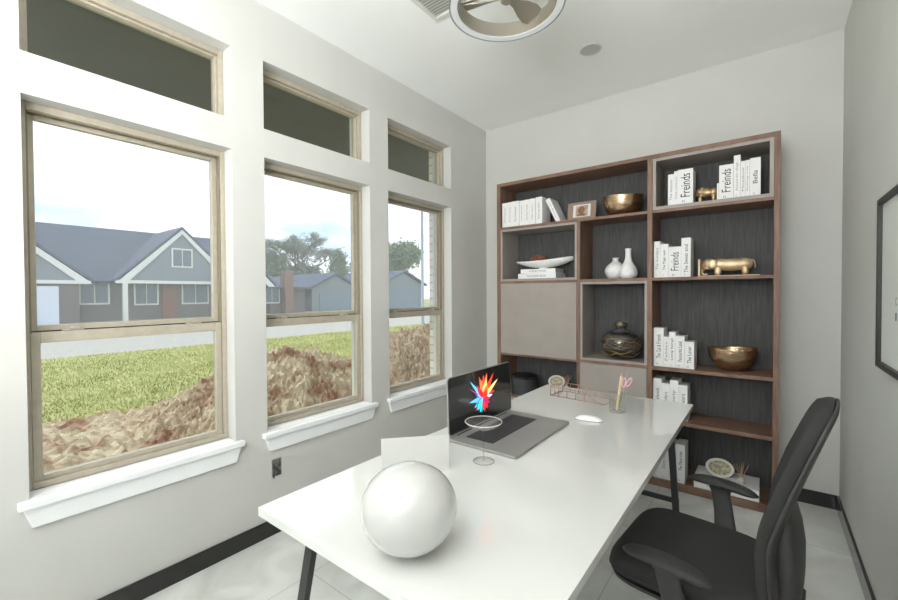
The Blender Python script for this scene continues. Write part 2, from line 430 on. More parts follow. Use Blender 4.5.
for a, b, h, t, l, ik in [(-.651,-.605,.255,'The garden','white book nearest the divider on the bottom shelf',m_ink2),
    (-.605,-.555,.235,'Silent hills','white book second from the divider on the bottom shelf',m_ink2),
    (-.555,-.502,.262,'Far away','white book hidden partly by the black desk leg on the bottom shelf',m_ink2),
    (-.501,-.446,.272,'The Moon river','white upright book right of the black desk leg on the bottom shelf',m_ink)]:
    book(a, b, .052, h, 3.28, l, G, t, .15, ink=ik, tl=.5, th=.42, off=.08)
# lying books
def lying(x0, x1, z0, t, y, d, label, group, title, L=.5, ink=None):
    w = x1-x0
    r = thing('book', label, 'book', ((x0+x1)/2, y, z0), 0, group); c = .0025
    bm = BM(); box(bm, -w/2, w/2, 0, c, 0, t); box(bm, -w/2, w/2, c, d, 0, c); box(bm, -w/2, w/2, c, d, t-c, t); obj('cover', bm, m_book, r, bevel=.0008)
    bm = BM(); box(bm, -w/2+.003, w/2-.003, c, d-.003, c, t-c); obj('pages', bm, m_page, r)
    bm = text_bm(title, w*L, t*.4, (-w*L/2, -.0002, t*.3), (1,0,0), (0,0,1)); obj('title', bm, ink or m_ink2, r)
    return r
lying(-.392, -.030, .052, .072, 3.275, .24, 'large white book lying flat under the oval clock on the bottom shelf', None, 'The Favourite home', .6, m_ink)
ZL = S2+.0187
b1 = lying(-1.765, -1.40, ZL, .045, 3.30, .2, 'white book lying at the bottom of the pair under the boat bowl', 'books lying under the white boat bowl', 'THE GARDEN BOOK')
b2 = lying(-1.73, -1.41, ZL+.0452, .038, 3.30, .2, 'white book lying on top of the pair under the boat bowl', 'books lying under the white boat bowl', 'A LIFE BY THE SEA')
b1.rotation_euler.z = math.radians(-3); b2.rotation_euler.z = math.radians(2)

# boat shaped bowl on the pair
t = thing('boat_bowl', 'white boat shaped ceramic bowl with pointed ends on two lying books', 'bowl', (-1.56, 3.40, ZL+.0834), math.radians(4))
bm = BM()
N, K = 28, 14
def boat(sc, dz):
    rows = []
    for i in range(N+1):
        u = -1+2*i/N; wid = max(.004, .085*math.sqrt(max(0, 1-u*u)))*sc; L = .262*u*(sc if sc < 1 else 1)
        top = .074+.014*u*u+(.014*u); bot = .010+.062*abs(u)**2.2+dz
        row = []
        for k in range(K+1):
            a = PI*k/K; row.append(bm.verts.new((L, wid*math.cos(a), top-(top-bot)*math.sin(a))))
        rows.append(row)
    for A, B in zip(rows, rows[1:]):
        for k in range(K): bm.faces.new((A[k], A[k+1], B[k+1], B[k]))
    return rows
A = boat(1, 0); B = boat(.95, .006)
for i in range(N):
    for k in (0, K): bm.faces.new((A[i][k], A[i+1][k], B[i+1][k], B[i][k]))
obj('bowl_body', bm, m_cer, t, smooth='all')
bm = BM(); lathe(bm, [(0,0), (.042,0), (.04,.012), (.034,.02), (0,.02)], 24); obj('foot', bm, m_cer, t, smooth=True)
# coral lump in it
bm = BM(); bmesh.ops.create_icosphere(bm, subdivisions=4, radius=1)
for v in bm.verts:
    n = v.co.normalized(); k = 1+.22*noise.noise(n*5)+.16*noise.noise(n*12)
    v.co = Vector((n.x*.075*k, n.y*.052*k, n.z*.042*k))
o = obj('dried_coral', bm, m_cone, None, smooth='all'); o.location = (-1.607, 3.40, ZL+.0834+.086)
tag(o, 'rust brown dried coral lump lying in the white boat bowl', 'ornament')

# picture frame with sepia portrait
t = thing('photo_frame', 'small taupe frame with a sepia child portrait leaning on the top left shelf', 'picture frame', (-1.206, 3.345, S1+.001), 0)
t.rotation_euler = (math.radians(-8), 0, 0)
bm = BM(); W, H = .117, .155
box(bm, -W, W, 0, .016, 0, .03); box(bm, -W, W, 0, .016, H-.02, H); box(bm, -W, -W+.044, 0, .016, .03, H-.02); box(bm, W-.044, W, 0, .016, .03, H-.02)
obj('frame_border', bm, m_pf, t, bevel=.001)
bm = BM(); box(bm, -W+.04, W-.04, .006, .012, .025, H-.015); obj('mat_board', bm, m_matt, t)
bm = BM(); box(bm, -.05, .05, .004, .006, .038, H-.03); ph = obj('photo', bm, m_photo, t)
bm = BM(); lathe(bm, [(0,0), (.03,0), (.028,.001), (0,.001)], 20, sx=.95, sy=1.1)
for v in bm.verts: v.co = Vector((v.co.x-.004, .004-v.co.z, v.co.y+.088))
prism(bm, [(-.042,.039), (.036,.039), (.026,.054), (.004,.064), (-.012,.064), (-.034,.054)], 'y', .0032, .004)
obj('portrait', bm, m_sepia, ph)

# bowls
def bowl(name, label, loc, R, H, foot, m, wob=0., cat='bowl'):
    t = thing(name, label, cat, loc)
    bm = BM(); pr = []
    n = 16
    for i in range(n+1):
        a = i/n; pr.append((foot+(R-foot)*math.sin(a*PI/2)**.8, H*(a**1.25)))
    inn = [(r-.006, z+.004) for r, z in pr[::-1]]
    lathe(bm, [(0,0)]+pr+[(R+.001, H+.003)]+inn[0:-1]+[(foot*.8,.008), (0,.008)], 48)
    for v in bm.verts:
        a = math.atan2(v.co.y, v.co.x); v.co.z += wob*v.co.z*math.sin(2*a+.6)
        k = 1+.012*noise.noise(v.co*40); v.co.x *= k; v.co.y *= k
    obj('bowl_body', bm, m, t, smooth='all'); 
    bm = BM(); lathe(bm, [(foot*.7,-.0), (foot*1.02,-.0), (foot*1.03,.008), (foot*.7,.008)], 40, close=True); obj('foot_ring', bm, m, t, smooth=True)
    return t
bowl('gold_bowl', 'round hammered gold bowl standing on the top shelf beside the framed portrait', (-.895, 3.40, S1+.001), .146, .15, .07, m_brassw, .04)
bowl('gold_bowl', 'wide low gold bowl at mid height right of the white books', (-.186, 3.42, S3+.001), .142, .148, .055, m_brassw, .05)

# vases
def vase(label, loc, prof, ribs):
    bm = BM(); lathe(bm, prof, 60)
    for v in bm.verts:
        a = math.atan2(v.co.y, v.co.x); z = v.co.z; H = prof[-1][1]
        k = 1+ribs*math.sin(a*15)*max(0, 1-z/H*1.1)
        v.co.x *= k; v.co.y *= k
    o = obj('vase', bm, m_cer, None, smooth='all'); o.location = loc; tag(o, label, 'vase', 'white ribbed vases')
def smoothprof(P, n=6):
    out = []
    for i in range(len(P)-1):
        p0 = P[max(i-1,0)]; p1 = P[i]; p2 = P[i+1]; p3 = P[min(i+2, len(P)-1)]
        for k in range(n):
            t = k/n
            out.append(tuple(max(0, .5*((2*p1[j])+(-p0[j]+p2[j])*t+(2*p0[j]-5*p1[j]+4*p2[j]-p3[j])*t*t+(-p0[j]+3*p1[j]-3*p2[j]+p3[j])*t**3)) for j in (0,1)))
    out.append(P[-1]); return out
vase('short round white ribbed vase with a narrow neck, left of the tall one', (-.945, 3.385, S2+.0003), [(0,0)]+smoothprof([(.044,0), (.064,.02), (.079,.058), (.069,.096), (.038,.126), (.022,.142), (.022,.160), (.026,.166)])+[(.017,.166), (.017,.1), (0,.09)], .02)
vase('tall white ribbed bottle vase with a long neck, right of the short one', (-.838, 3.335, S2+.0003), [(0,0)]+smoothprof([(.044,0), (.060,.018), (.066,.045), (.055,.085), (.034,.122), (.023,.155), (.021,.2), (.024,.228)])+[(.017,.228), (.017,.15), (0,.12)], .02)

# dark vase with gold veins in the lined box niche
t = thing('gold_veined_vase', 'squat dark glass vase wrapped in gold veins in the open greige box', 'vase', (-.906, 3.39, S3+.019))
m_darkv = mat('dark_smoky_glass', (40,36,28), .15, rgb2=(88,88,96), scale=7, stretch=(.6,.6,3), coat=.8, lo=.45, hi=.6)
pr = [(0,0)]+smoothprof([(.06,0), (.105,.02), (.138,.07), (.147,.12), (.136,.165), (.098,.205), (.055,.23), (.036,.24), (.04,.255), (.046,.268), (.04,.283)])+[(.028,.283), (.026,.25), (0,.235)]
bm = BM(); lathe(bm, pr, 48); obj('vase_body', bm, m_darkv, t, smooth='all')
bm = BM(); lathe(bm, [(.038,.240), (.047,.252), (.050,.270), (.042,.287), (.028,.287), (.028,.240)], 32, close=True); obj('neck_collar', bm, mat('aged_grey_gold', (120,112,88), .4, metal=.5, rgb2=(70,66,54), scale=40), t, smooth=True)
def prad(z):
    P = [(r, h) for r, h in pr[1:60] if h <= .23]
    best = min(P, key=lambda q: abs(q[1]-z)); return best[0]
m_vein = mat('antique_gold_vein', (150,124,64), .4, metal=.7)
for k, (z0, amp, fr, ph) in enumerate([(.035,.012,3,0), (.075,.02,2,1), (.105,.014,3,2.2), (.135,.018,2,.5), (.16,.016,3,1.4), (.12,.045,1,3.4), (.085,.05,1,.6)]):
    pts = []
    for i in range(49):
        a = 2*PI*i/48; z = z0+amp*math.sin(fr*a+ph)+.006*math.sin(7*a+k); z = min(max(z, .012), .2)
        r = prad(z)+.002; pts.append((r*math.cos(a), r*math.sin(a), z))
    bm = BM(); tube(bm, pts, .0026, 6); obj('gold_vein', bm, m_vein, t, smooth='all')

# remeshed animals
def blob(parts, vox=.004, sm=4):
    bm = BM()
    for c, r, *rot in parts:
        x = bmesh.ops.create_icosphere(bm, subdivisions=3, radius=1)
        R = rot[0] if rot else Matrix.Identity(3)
        for v in x['verts']: v.co = Vector(c)+R @ Vector((v.co.x*r[0], v.co.y*r[1], v.co.z*r[2]))
    return bm
def remesh(o, vox, sm=6):
    md = o.modifiers.new('r', 'REMESH'); md.mode = 'VOXEL'; md.voxel_size = vox; md.use_smooth_shade = True
    s = o.modifiers.new('s', 'SMOOTH'); s.iterations = sm; s.factor = .5
RY = lambda d: Matrix.Rotation(math.radians(d), 3, 'Y')
m_eleph = mat('polished_pale_brass', (214,194,160), .42, metal=.55, rgb2=(190,164,128), scale=12)
t = thing('elephant_figurine', 'pale brass elephant figurine with curled trunk and long low body', 'figurine', (-.205, 3.37, S2+.0066))
P = [((.02,0,.072), (.112,.038,.042)), ((-.05,0,.076), (.065,.038,.042)), ((.08,0,.074), (.058,.037,.042)), ((-.112,0,.080), (.044,.031,.040)), ((-.142,0,.066), (.020,.017,.032), RY(18)), ((-.155,0,.042), (.010,.010,.026), RY(-8)), ((-.152,0,.018), (.009,.009,.012)), ((-.139,0,.0095), (.014,.008,.007)), ((-.124,0,.014), (.008,.007,.008))]
for sx in (-.060, .092):
    for sy in (-.020, .020): P.append(((sx, sy, .028), (.021,.015,.034)))
P.append(((-.125,-.02,.05), (.02,.005,.006), RY(20)))
bm = blob(P); o = obj('body', bm, m_eleph, t); remesh(o, .0045)
for s in (-1, 1):
    bm = BM(); 
    x = bmesh.ops.create_icosphere(bm, subdivisions=3, radius=1)
    for v in x['verts']: v.co = Vector((-.088+v.co.x*.026+(.006*v.co.y), s*.038+v.co.y*.006, .080+v.co.z*.031))
    obj('ear', bm, m_eleph, t, smooth='all')
bm = BM(); tube(bm, [(.122,0,.1), (.138,0,.095), (.145,0,.07), (.143,0,.045)], [.004,.003,.0025,.004], 8); obj('tail', bm, m_eleph, t, smooth='all')
bm = BM(); box(bm, -.374, -.362, 3.285, 3.42, S2+.0066, S2+.118); box(bm, -.374, -.036, 3.285, 3.42, S2+.0004, S2+.006)
o = obj('bookend', bm, mat('pale_birch_bookend', (206,186,160), .5), bevel=.001)
tag(o, 'pale L shaped bookend plate standing beneath the elephant figurine', 'bookend')
t = thing('gold_figurine', 'small dull gold pig figurine between the two Freinds books', 'figurine', (-.334, 3.35, ZB+.0005))
P = [((0,0,.072), (.05,.03,.032)), ((-.035,0,.08), (.03,.027,.027)), ((.04,0,.07), (.034,.03,.032)), ((-.055,0,.07), (.016,.015,.018)), ((-.025,-.018,.1), (.008,.006,.012)), ((-.025,.018,.1), (.008,.006,.012))]
for sx in (-.034, .044):
    for sy in (-.016, .016): P.append(((sx, sy, .028), (.013,.011,.03)))
bm = blob(P); o = obj('body', bm, m_brass, t); remesh(o, .004)
bm = BM(); tube(bm, [(.07,0,.075), (.077,0,.06), (.075,0,.045)], .003, 6); obj('tail', bm, m_brass, t, smooth='all')

# oval clocks and reed diffusers
def clock(loc, label, s=1., m_r=m_clockr):
    t = thing('oval_clock', label, 'clock', loc); t.scale = (s,)*3
    t.rotation_euler = (math.radians(-22), 0, 0)
    def ell(bm, a0, b0, a1, b1, y0, y1, zc):
        n = 40; V = []
        for (a, b, y) in ((a0,b0,y0), (a1,b1,y0), (a1,b1,y1), (a0,b0,y1)):
            V.append([bm.verts.new((a*math.cos(2*PI*i/n), y, zc+b*math.sin(2*PI*i/n))) for i in range(n)])
        for q in range(4):
            for i in range(n): bm.faces.new((V[q][i], V[q][(i+1) % n], V[(q+1) % 4][(i+1) % n], V[(q+1) % 4][i]))
    bm = BM(); ell(bm, .066, .046, .084, .062, 0, .03, .062); obj('rim', bm, m_r, t, bevel=.003, smooth=True)
    bm = BM(); n = 32; vs = [bm.verts.new((.068*math.cos(2*PI*i/n), .008, .062+.048*math.sin(2*PI*i/n))) for i in range(n)]
    bm.faces.new(vs); r = bmesh.ops.extrude_face_region(bm, geom=list(bm.faces))
    for g in r['geom']:
        if isinstance(g, bmesh.types.BMVert): g.co.y += .004
    f = obj('dial', bm, m_clockf, t)
    bm = BM()
    for i in range(12):
        a = 2*PI*i/12; c = Vector((.055*math.sin(a), .0065, .062+.038*math.cos(a))); box(bm, c.x-.002, c.x+.002, .006, .0075, c.z-.004, c.z+.004)
    obj('hour_marks', bm, m_ink, f)
    for a, L in ((50, .024), (-60, .034)):
        bm = BM(); tube(bm, [(0,.005,.062), (L*math.sin(math.radians(a)), .005, .062+L*math.cos(math.radians(a)))], .0012, 5); obj('hand', bm, m_ink, f)
    return t
clock((-.25, 3.36, .1245+.001), 'silver oval clock with a patterned dial standing on the large lying book')
clock((-1.435, 3.36, S4+.09), 'pale oval clock standing behind the far edge of the desk in the left niche', .9)
def diffuser(loc, label, s=1.):
    t = thing('reed_diffuser', label, 'diffuser', loc); t.scale = (s,)*3
    bm = BM(); lathe(bm, [(0,0), (.018,0), (.021,.006), (.021,.028), (.01,.038), (.009,.046), (.006,.046), (.006,.04), (0,.036)], 20); obj('bottle', bm, mat('pale_diffuser_glass', (196,190,172), .15, coat=1), t, smooth=True)
    rn = random.Random(5)
    for k in range(8):
        a = k*2*PI/8+rn.random()*.5; r = .02+.03*rn.random()
        bm = BM(); tube(bm, [(0,0,.03), (r*math.cos(a), r*math.sin(a)*.7, .115+rn.random()*.02)], .0016, 5); obj('reed', bm, m_reed, t)
    return t
diffuser((-.126, 3.34, .1245), 'pale reed diffuser with brown reeds on the large lying book beside the clock')
# low riser tray that carries the clock and diffuser of the left niche
bm = BM(); box(bm, -1.53, -1.24, 3.29, 3.44, S4+.0003, S4+.089); o = obj('keepsake_box', bm, m_book, bevel=.002); tag(o, 'white flat keepsake box under the pale oval clock in the left niche', 'box')
diffuser((-1.335, 3.36, S4+.0895), 'small reed diffuser right of the pale oval clock in the left niche', .9)
# dark canister
t = thing('canister', 'dark ribbed round canister with a flat black lid in the left niche', 'canister', (-1.735, 3.37, S4+.0005))
bm = BM(); lathe(bm, [(0,0), (.108,0), (.112,.006), (.112,.045), (.109,.048), (.112,.051), (.112,.09), (.109,.093), (.112,.096), (.112,.145), (0,.145)], 40); obj('body', bm, mat('charcoal_canister', (58,60,62), .5), t, smooth=True)
bm = BM(); lathe(bm, [(0,.145), (.116,.145), (.118,.15), (.118,.165), (.112,.17), (0,.17)], 40); obj('lid', bm, mat('black_lid', (26,26,27), .4), t, smooth=True)

# ---------------------------------------------------------------- desk
DX0, DX1, DY0, DY1, DZ = -1.227, -.330, .634, 2.735, .75
DC = Vector(((DX0+DX1)/2, (DY0+DY1)/2, 0))
dk = thing('desk', 'long white gloss desk with splayed black metal legs', 'desk', DC)
def dput(name, bm, m, **k):
    for v in bm.verts: v.co -= DC
    return obj(name, bm, m, dk, **k)
bm = BM(); box(bm, DX0, DX1, DY0, DY1, DZ-.028, DZ); dput('desktop', bm, m_desk, bevel=.0015)
def bar(bm, a, b, w, h):
    a = Vector(a); b = Vector(b); t = (b-a).normalized(); s = Vector((0,1,0)) if abs(t.y) < .9 else Vector((1,0,0)); u = t.cross(s).normalized(); s = u.cross(t).normalized()
    V = []
    for p in (a, b):
        V.append([bm.verts.new(p+u*(i*w/2)+s*(j*h/2)) for i, j in ((-1,-1), (1,-1), (1,1), (-1,1))])
    for k in range(4): bm.faces.new((V[0][k], V[0][(k+1) % 4], V[1][(k+1) % 4], V[1][k]))
    bm.faces.new(V[0][::-1]); bm.faces.new(V[1])
for yl in (.70, 2.62):
    for s, xt, xb in ((-1, -1.035, -1.215), (1, -.437, -.390)):
        bm = BM(); bar(bm, (xt, yl, DZ-.029), (xb, yl, 0.004), .034, .02); dput('leg', bm, m_black, bevel=.002)
    bm = BM(); bar(bm, (-1.155, yl, .215), (-.385, yl, .215), .026, .018); dput('crossbar', bm, m_black, bevel=.002)
    bm = BM(); bar(bm, (-1.10, yl, DZ-.036), (-.40, yl, DZ-.036), .014, .04); dput('mounting_rail', bm, m_black)

# laptop
LX0, LX1, LY0, LY1 = -1.10, -.768, 1.418, 1.975
LZ = DZ+.0015
lp = thing('laptop', 'open grey laptop with a black screen lying on the white desk', 'laptop', (LX0, (LY0+LY1)/2, LZ))
W = (LY1-LY0)/2; D = LX1-LX0
def rrect(x0, x1, y0, y1, r, n=5):
    P = []
    for cx, cy, a0 in ((x1-r, y0+r, -90), (x1-r, y1-r, 0), (x0+r, y1-r, 90), (x0+r, y0+r, 180)):
        for k in range(n+1):
            a = math.radians(a0+90*k/n); P.append((cx+r*math.cos(a), cy+r*math.sin(a)))
    return P
bm = BM(); prism(bm, rrect(0, D, -W, W, .012), 'z', 0, .011); base = obj('base', bm, m_lap, lp, bevel=.0015)
for (x, y) in ((.02,-W+.03), (.02,W-.03), (D-.03,-W+.03), (D-.03,W-.03)):
    bm = BM(); lathe(bm, [(0,-.0013), (.008,-.0013), (.008,.0005), (0,.0005)], 12, (x,y,0)); obj('rubber_foot', bm, m_seal, base)
bm = BM(); prism(bm, rrect(.047, .187, -.212, .212, .004), 'z', .0111, .0116); kb = obj('keyboard', bm, m_key, base)
ky = BM()
rows = 6
for r in range(rows):
    x0 = .05+r*.0228; n = 15; w = .418/n
    if r == rows-1:
        segs = [(-.209,-.15), (-.148,-.11), (-.108,-.07), (-.068,.075), (.077,.115), (.117,.15), (.152,.209)]
    else: segs = [(-.209+i*w+.0012, -.209+(i+1)*w-.0012) for i in range(n)]
    for a, b in segs: box(ky, x0, x0+.0195, a, b, .0116, .0128)
k_ = obj('keys', ky, mat('laptop_keycaps', (66,64,66), .5), kb, bevel=.0006); k_['kind'] = 'stuff'
bm = BM(); prism(bm, rrect(.205, .318, -.085, .085, .005), 'z', .0111, .0114); obj('trackpad', bm, mat('trackpad', (146,145,142), .4, metal=.25), base)
LEAN = math.radians(2)
lid = bpy.data.objects.new('lid', None)
bm = BM(); prism(bm, rrect(-W, W, 0, .265, .02), 'x', -.0055, 0); ld = obj('lid', bm, m_lap, lp, bevel=.001)
ld.location = (.006, 0, .012); ld.rotation_euler = (0, -LEAN, 0)
bm = BM(); prism(bm, rrect(-W+.004, W-.004, .010, .261, .016), 'x', .0001, .0008); sc_ = obj('screen', bm, m_screen, ld)
bm = BM(); tube(bm, [(.004,-W+.06,.009), (.004,W-.06,.009)], .0055, 10); obj('hinge', bm, m_key, lp, smooth=True)

# coupe glass with the light burst
t = thing('coupe_glass', 'clear stemmed coupe glass standing before the laptop', 'glass', (-.862, 1.335, DZ+.0006))
bm = BM(); lathe(bm, [(0,0), (.040,0), (.041,.0015), (.02,.003), (0,.0045)], 40); obj('foot', bm, m_clear, t, smooth='all')
bm = BM(); lathe(bm, [(.0395,.0002), (.0418,.0002), (.0418,.002), (.0395,.0024)], 48, close=True); obj('foot_rim', bm, mat('glass_foot_rim', (150,142,140), .15), t, smooth=True)
bm = BM(); lathe(bm, [(.0,.003), (.006,.004), (.0028,.012), (.0024,.06), (.0026,.11), (.005,.121), (0,.1225)], 20); obj('stem', bm, m_clear, t, smooth='all')
bm = BM(); pr = [(0,.121)]+smoothprof([(.006,.1215), (.034,.128), (.058,.139), (.070,.1525)])+[(.0712,.1535), (.0698,.1535)]+smoothprof([(.0685,.1525), (.056,.1405), (.032,.130), (.004,.1235)])+[(0,.1235)]
lathe(bm, pr, 56); obj('bowl', bm, m_clear, t, smooth='all')
bm = BM(); lathe(bm, [(.0705,.1525), (.0722,.154), (.0705,.1555), (.0690,.154)], 56, close=True); obj('rim', bm, mat('glass_rim', (226,222,220), .15), t, smooth='all')
# burst of coloured shards
t = thing('light_burst', 'glowing red, orange and blue burst of spikes rising from the coupe glass', 'ornament', (-.862, 1.335, DZ+.245))
E_ = {}
def em(n, c, s):
    if n not in E_: E_[n] = mat('glow_'+n, tuple(int(v*.4) for v in c), .4, emis=c, estr=s)
    return E_[n]
cols = {'red': ((250,50,26), 1.1), 'orange': ((255,110,40), 1.2), 'yellow': ((255,208,120), 1.3), 'crimson': ((228,30,60), .9), 'magenta': ((176,40,150), .7), 'violet': ((90,70,220), .9), 'blue': ((50,110,255), 1.0), 'sky': ((90,190,255), 1.1), 'cyan': ((20,225,230), 1.2), 'teal': ((10,170,180), .9), 'white': ((235,215,255), 1.2)}
# camera-agnostic: fan in a plane turned to the room's long axis, with depth spread
def spike(ang, el, L, w, cn, depth):
    a = math.radians(ang)
    d = Vector((math.cos(a)*.80, depth, math.sin(a))).normalized(); L *= .86*(.78+.22*abs(math.sin(a)))
    s = d.cross(Vector((.3,-.9,.2))).normalized(); u = d.cross(s).normalized()
    bm = BM(); rings = []
    for q, rr in ((0, .35), (.3, 1.), (.62, .7), (.85, .32)):
        p = d*L*q; rings.append([bm.verts.new(p+(s*math.cos(2*PI*k/5+el)*1.+u*math.sin(2*PI*k/5+el)*.8)*w*.85*rr) for k in range(5)])
    tip = bm.verts.new(d*L)
    for A, B in zip(rings, rings[1:]):
        for k in range(5): bm.faces.new((A[k], A[(k+1) % 5], B[(k+1) % 5], B[k]))
    for k in range(5): bm.faces.new((rings[-1][k], rings[-1][(k+1) % 5], tip))
    bm.faces.new(rings[0][::-1])
    c, st = cols[cn]; obj('spike', bm, em(cn, c, st), t)
rb = random.Random(11)
SP = [(92,.105,.011,'red'), (100,.085,.012,'orange'), (82,.115,.010,'orange'), (78,.09,.012,'yellow'), (70,.125,.009,'red'), (60,.085,.012,'orange'), (52,.115,.009,'yellow'), (46,.075,.012,'red'), (36,.07,.010,'crimson'), (112,.10,.009,'red'), (108,.07,.012,'crimson'),
      (128,.100,.009,'sky'), (135,.075,.012,'white'), (142,.06,.012,'violet'), (158,.055,.013,'violet'), (170,.06,.013,'blue'), (182,.055,.012,'blue'), (200,.085,.011,'sky'), (210,.080,.012,'blue'), (218,.095,.009,'cyan'), (228,.055,.013,'blue'),
      (248,.062,.012,'cyan'), (256,.068,.012,'cyan'), (265,.066,.011,'teal'), (275,.045,.012,'teal'), (292,.06,.012,'crimson'), (305,.05,.012,'red'), (318,.045,.012,'crimson'), (335,.04,.012,'red'), (350,.055,.010,'magenta'), (10,.05,.011,'crimson'), (22,.055,.010,'white'), (236,.075,.006,'crimson'), (150,.085,.004,'magenta')]
for a, L, w, c in SP: spike(a, rb.random()*6, L, w, c, rb.uniform(-.45,.45))

# opal globe
t = thing('globe_lamp', 'big glossy white opal globe resting on the near end of the desk', 'lamp', (-.7232, .7684, DZ+.0005))
bm = BM(); pr = []
for i in range(33):
    a = -PI/2+PI*i/32; z = .1081*math.sin(a)+.1027
    if z < 0.002: continue
    pr.append((.1239*math.cos(a), z))
lathe(bm, [(0,.002)]+pr, 72); obj('globe', bm, m_globe, t, smooth='all')
bm = BM(); lathe(bm, [(0,0), (.05,0), (.05,.0025), (0,.0025)], 48); obj('base_ring', bm, m_clockr, t, smooth=True)

# card
t = thing('card', 'blank off-white card standing between the globe and the laptop', 'card', (-1.012, 1.112, DZ+.0005), math.atan2(1.205-1.022, -.933+1.1))
bm = BM(); box(bm, -.124, .124, 0, .004, 0, .125); obj('panel', bm, m_card, t, bevel=.0008)
bm = BM(); box(bm, -.124, .124, -.014, .018, 0, .006); obj('foot_strip', bm, m_card, t, bevel=.0008)

# mouse
bm = BM(); n = 20; m_ = 9; rows = []
for i in range(n+1):
    u = -1+2*i/n; row = []
    for k in range(m_+1):
        v = -1+2*k/m_
        x = .0300*v*math.sqrt(max(0, 1-abs(u)**4))*(1); y = .072*u
        z = .004+.020*max(0, 1-abs(u)**2.6)*max(0, 1-abs(v)**3)**.6
        row.append(bm.verts.new((x, y, z)))
    rows.append(row)
for A, B in zip(rows, rows[1:]):
    for k in range(m_): bm.faces.new((A[k], A[k+1], B[k+1], B[k]))
bmesh.ops.remove_doubles(bm, verts=bm.verts, dist=1e-5)
t = thing('computer_mouse', 'slim white computer mouse right of the laptop', 'mouse', (-.715, 2.09, DZ+.0003), math.radians(-80))
obj('top_shell', bm, m_mouse, t, smooth='all')
bm = BM(); prism(bm, [(.0295*math.cos(2*PI*k/32)*(1 if abs(math.cos(2*PI*k/32)) < .3 else 1), .071*math.copysign(abs(math.sin(2*PI*k/32))**.7, math.sin(2*PI*k/32))) for k in range(32)], 'z', 0, .0045); obj('base', bm, m_lap, t)
bm = BM(); lathe(bm, [(0,0), (.004,0), (.004,.0008), (0,.0008)], 16, (0,.022,.0222)); obj('emblem', bm, m_ink2, t)

# rose gold wire tray
t = thing('wire_tray', 'rose gold wire desk tray with sides sloping down, near the far desk edge', 'desk tray', (-1.078, 2.45, DZ+.0006), math.atan2(-.036, .357))
Lx, Wy, Ht, R_ = .345, .155, .056, .0021
def side_top(x): return Ht if x < Lx*.55 else Ht*.5*(1+math.cos(PI*min(1, (x-Lx*.55)/(Lx*.45))))*.97+R_
for y, nm in ((0,'side_rail'), (Wy,'side_rail')):
    bm = BM(); tube(bm, [(0,y,R_), (0,y,Ht)]+[(Lx*k/24, y, side_top(Lx*k/24)) for k in range(1, 25)], R_, 8); obj(nm, bm, m_rose, t, smooth='all')
    bm = BM(); tube(bm, [(0,y,R_), (Lx,y,R_)], R_, 8); obj('bottom_rail', bm, m_rose, t, smooth='all')
    for k in range(1, 6):
        x = Lx*k/6.2
        bm = BM(); tube(bm, [(x,y,R_), (x,y,side_top(x))], R_*.75, 6); obj('upright_wire', bm, m_rose, t, smooth='all')
for x, z in ((0,R_), (0,Ht), (Lx,R_)):
    bm = BM(); tube(bm, [(x,0,z), (x,Wy,z)], R_, 8); obj('end_rail', bm, m_rose, t, smooth='all')
for k in range(1, 3):
    bm = BM(); tube(bm, [(0,Wy*k/3,R_), (0,Wy*k/3,Ht)], R_*.75, 6); obj('upright_wire', bm, m_rose, t, smooth='all')
for x, y in ((0,0), (0,Wy)):
    bm = BM(); bmesh.ops.create_uvsphere(bm, u_segments=10, v_segments=6, radius=.004)
    for v in bm.verts: v.co += Vector((x,y,.0038))
    obj('ball_foot', bm, m_rose, t, smooth='all')

# cup with pencil, pen and scissors
CX, CY = -.640, 2.322
t = thing('pen_cup', 'clear glass pencil cup with a thick base on the desk', 'cup', (CX, CY, DZ+.0005))
bm = BM(); lathe(bm, [(0,0), (.040,0), (.041,.002), (.041,.105), (.0385,.105), (.0385,.011), (0,.011)], 40); obj('cup_wall', bm, m_clear, t, smooth=True)
bm = BM(); lathe(bm, [(.030,.0112), (.0375,.0112), (.0375,.0135), (.030,.0135)], 40, close=True); obj('base_ring', bm, mat('grey_cup_base', (168,164,158), .3), t, smooth=True)
zb = DZ+.014
t = thing('pencil', 'thick cream pencil standing in the clear cup', 'pencil', (CX+.002, CY-.012, zb+.001))
bm = BM(); tube(bm, [(0,0,0), (.024,.0,.185)], .0062, 6); obj('barrel', bm, m_penc, t)
bm = BM(); tube(bm, [(.024,0,.185), (.0262,0,.202), (.0267,0,.206)], [.006,.002,.0006], 6); obj('tip', bm, m_reed, t)
t = thing('pen', 'thin grey needle-like pen rising highest from the clear cup', 'pen', (CX+.008, CY+.012, zb+.001))
bm = BM(); tube(bm, [(0,0,0), (.044,.0,.22)], .0016, 6); obj('barrel', bm, mat('grey_metal_pen', (172,168,166), .3, metal=.5), t, smooth='all')
bm = BM(); bmesh.ops.create_uvsphere(bm, u_segments=8, v_segments=6, radius=.003)
for v in bm.verts: v.co += Vector((.0445,0,.223))
obj('end_bead', bm, m_rose, t, smooth='all')
t = thing('scissors', 'pink handled scissors standing points down in the clear cup', 'scissors', (CX+.004, CY+.002, zb+.002))
for s in (-1, 1):
    bm = BM(); tube(bm, [(.006,0,.0), (.018+.004*s,.002*s,.09), (.028+.006*s,.002*s,.118)], [.0012,.0035,.0035], 6); obj('blade', bm, mat('scissor_steel', (190,190,194), .25, metal=.8), t, smooth='all')
    c = Vector((.044+.012*s, .003*s, .150+.002*s)); pts = []
    for k in range(25):
        a = 2*PI*k/24; p = Vector((.0085*math.cos(a), 0, .026*math.sin(a))); p = Matrix.Rotation(math.radians(18+10*s), 3, 'Y') @ p; pts.append(c+p)
    bm = BM(); tube(bm, pts, .0036, 8, cap=False); obj('finger_loop', bm, m_pink, t, smooth='all')

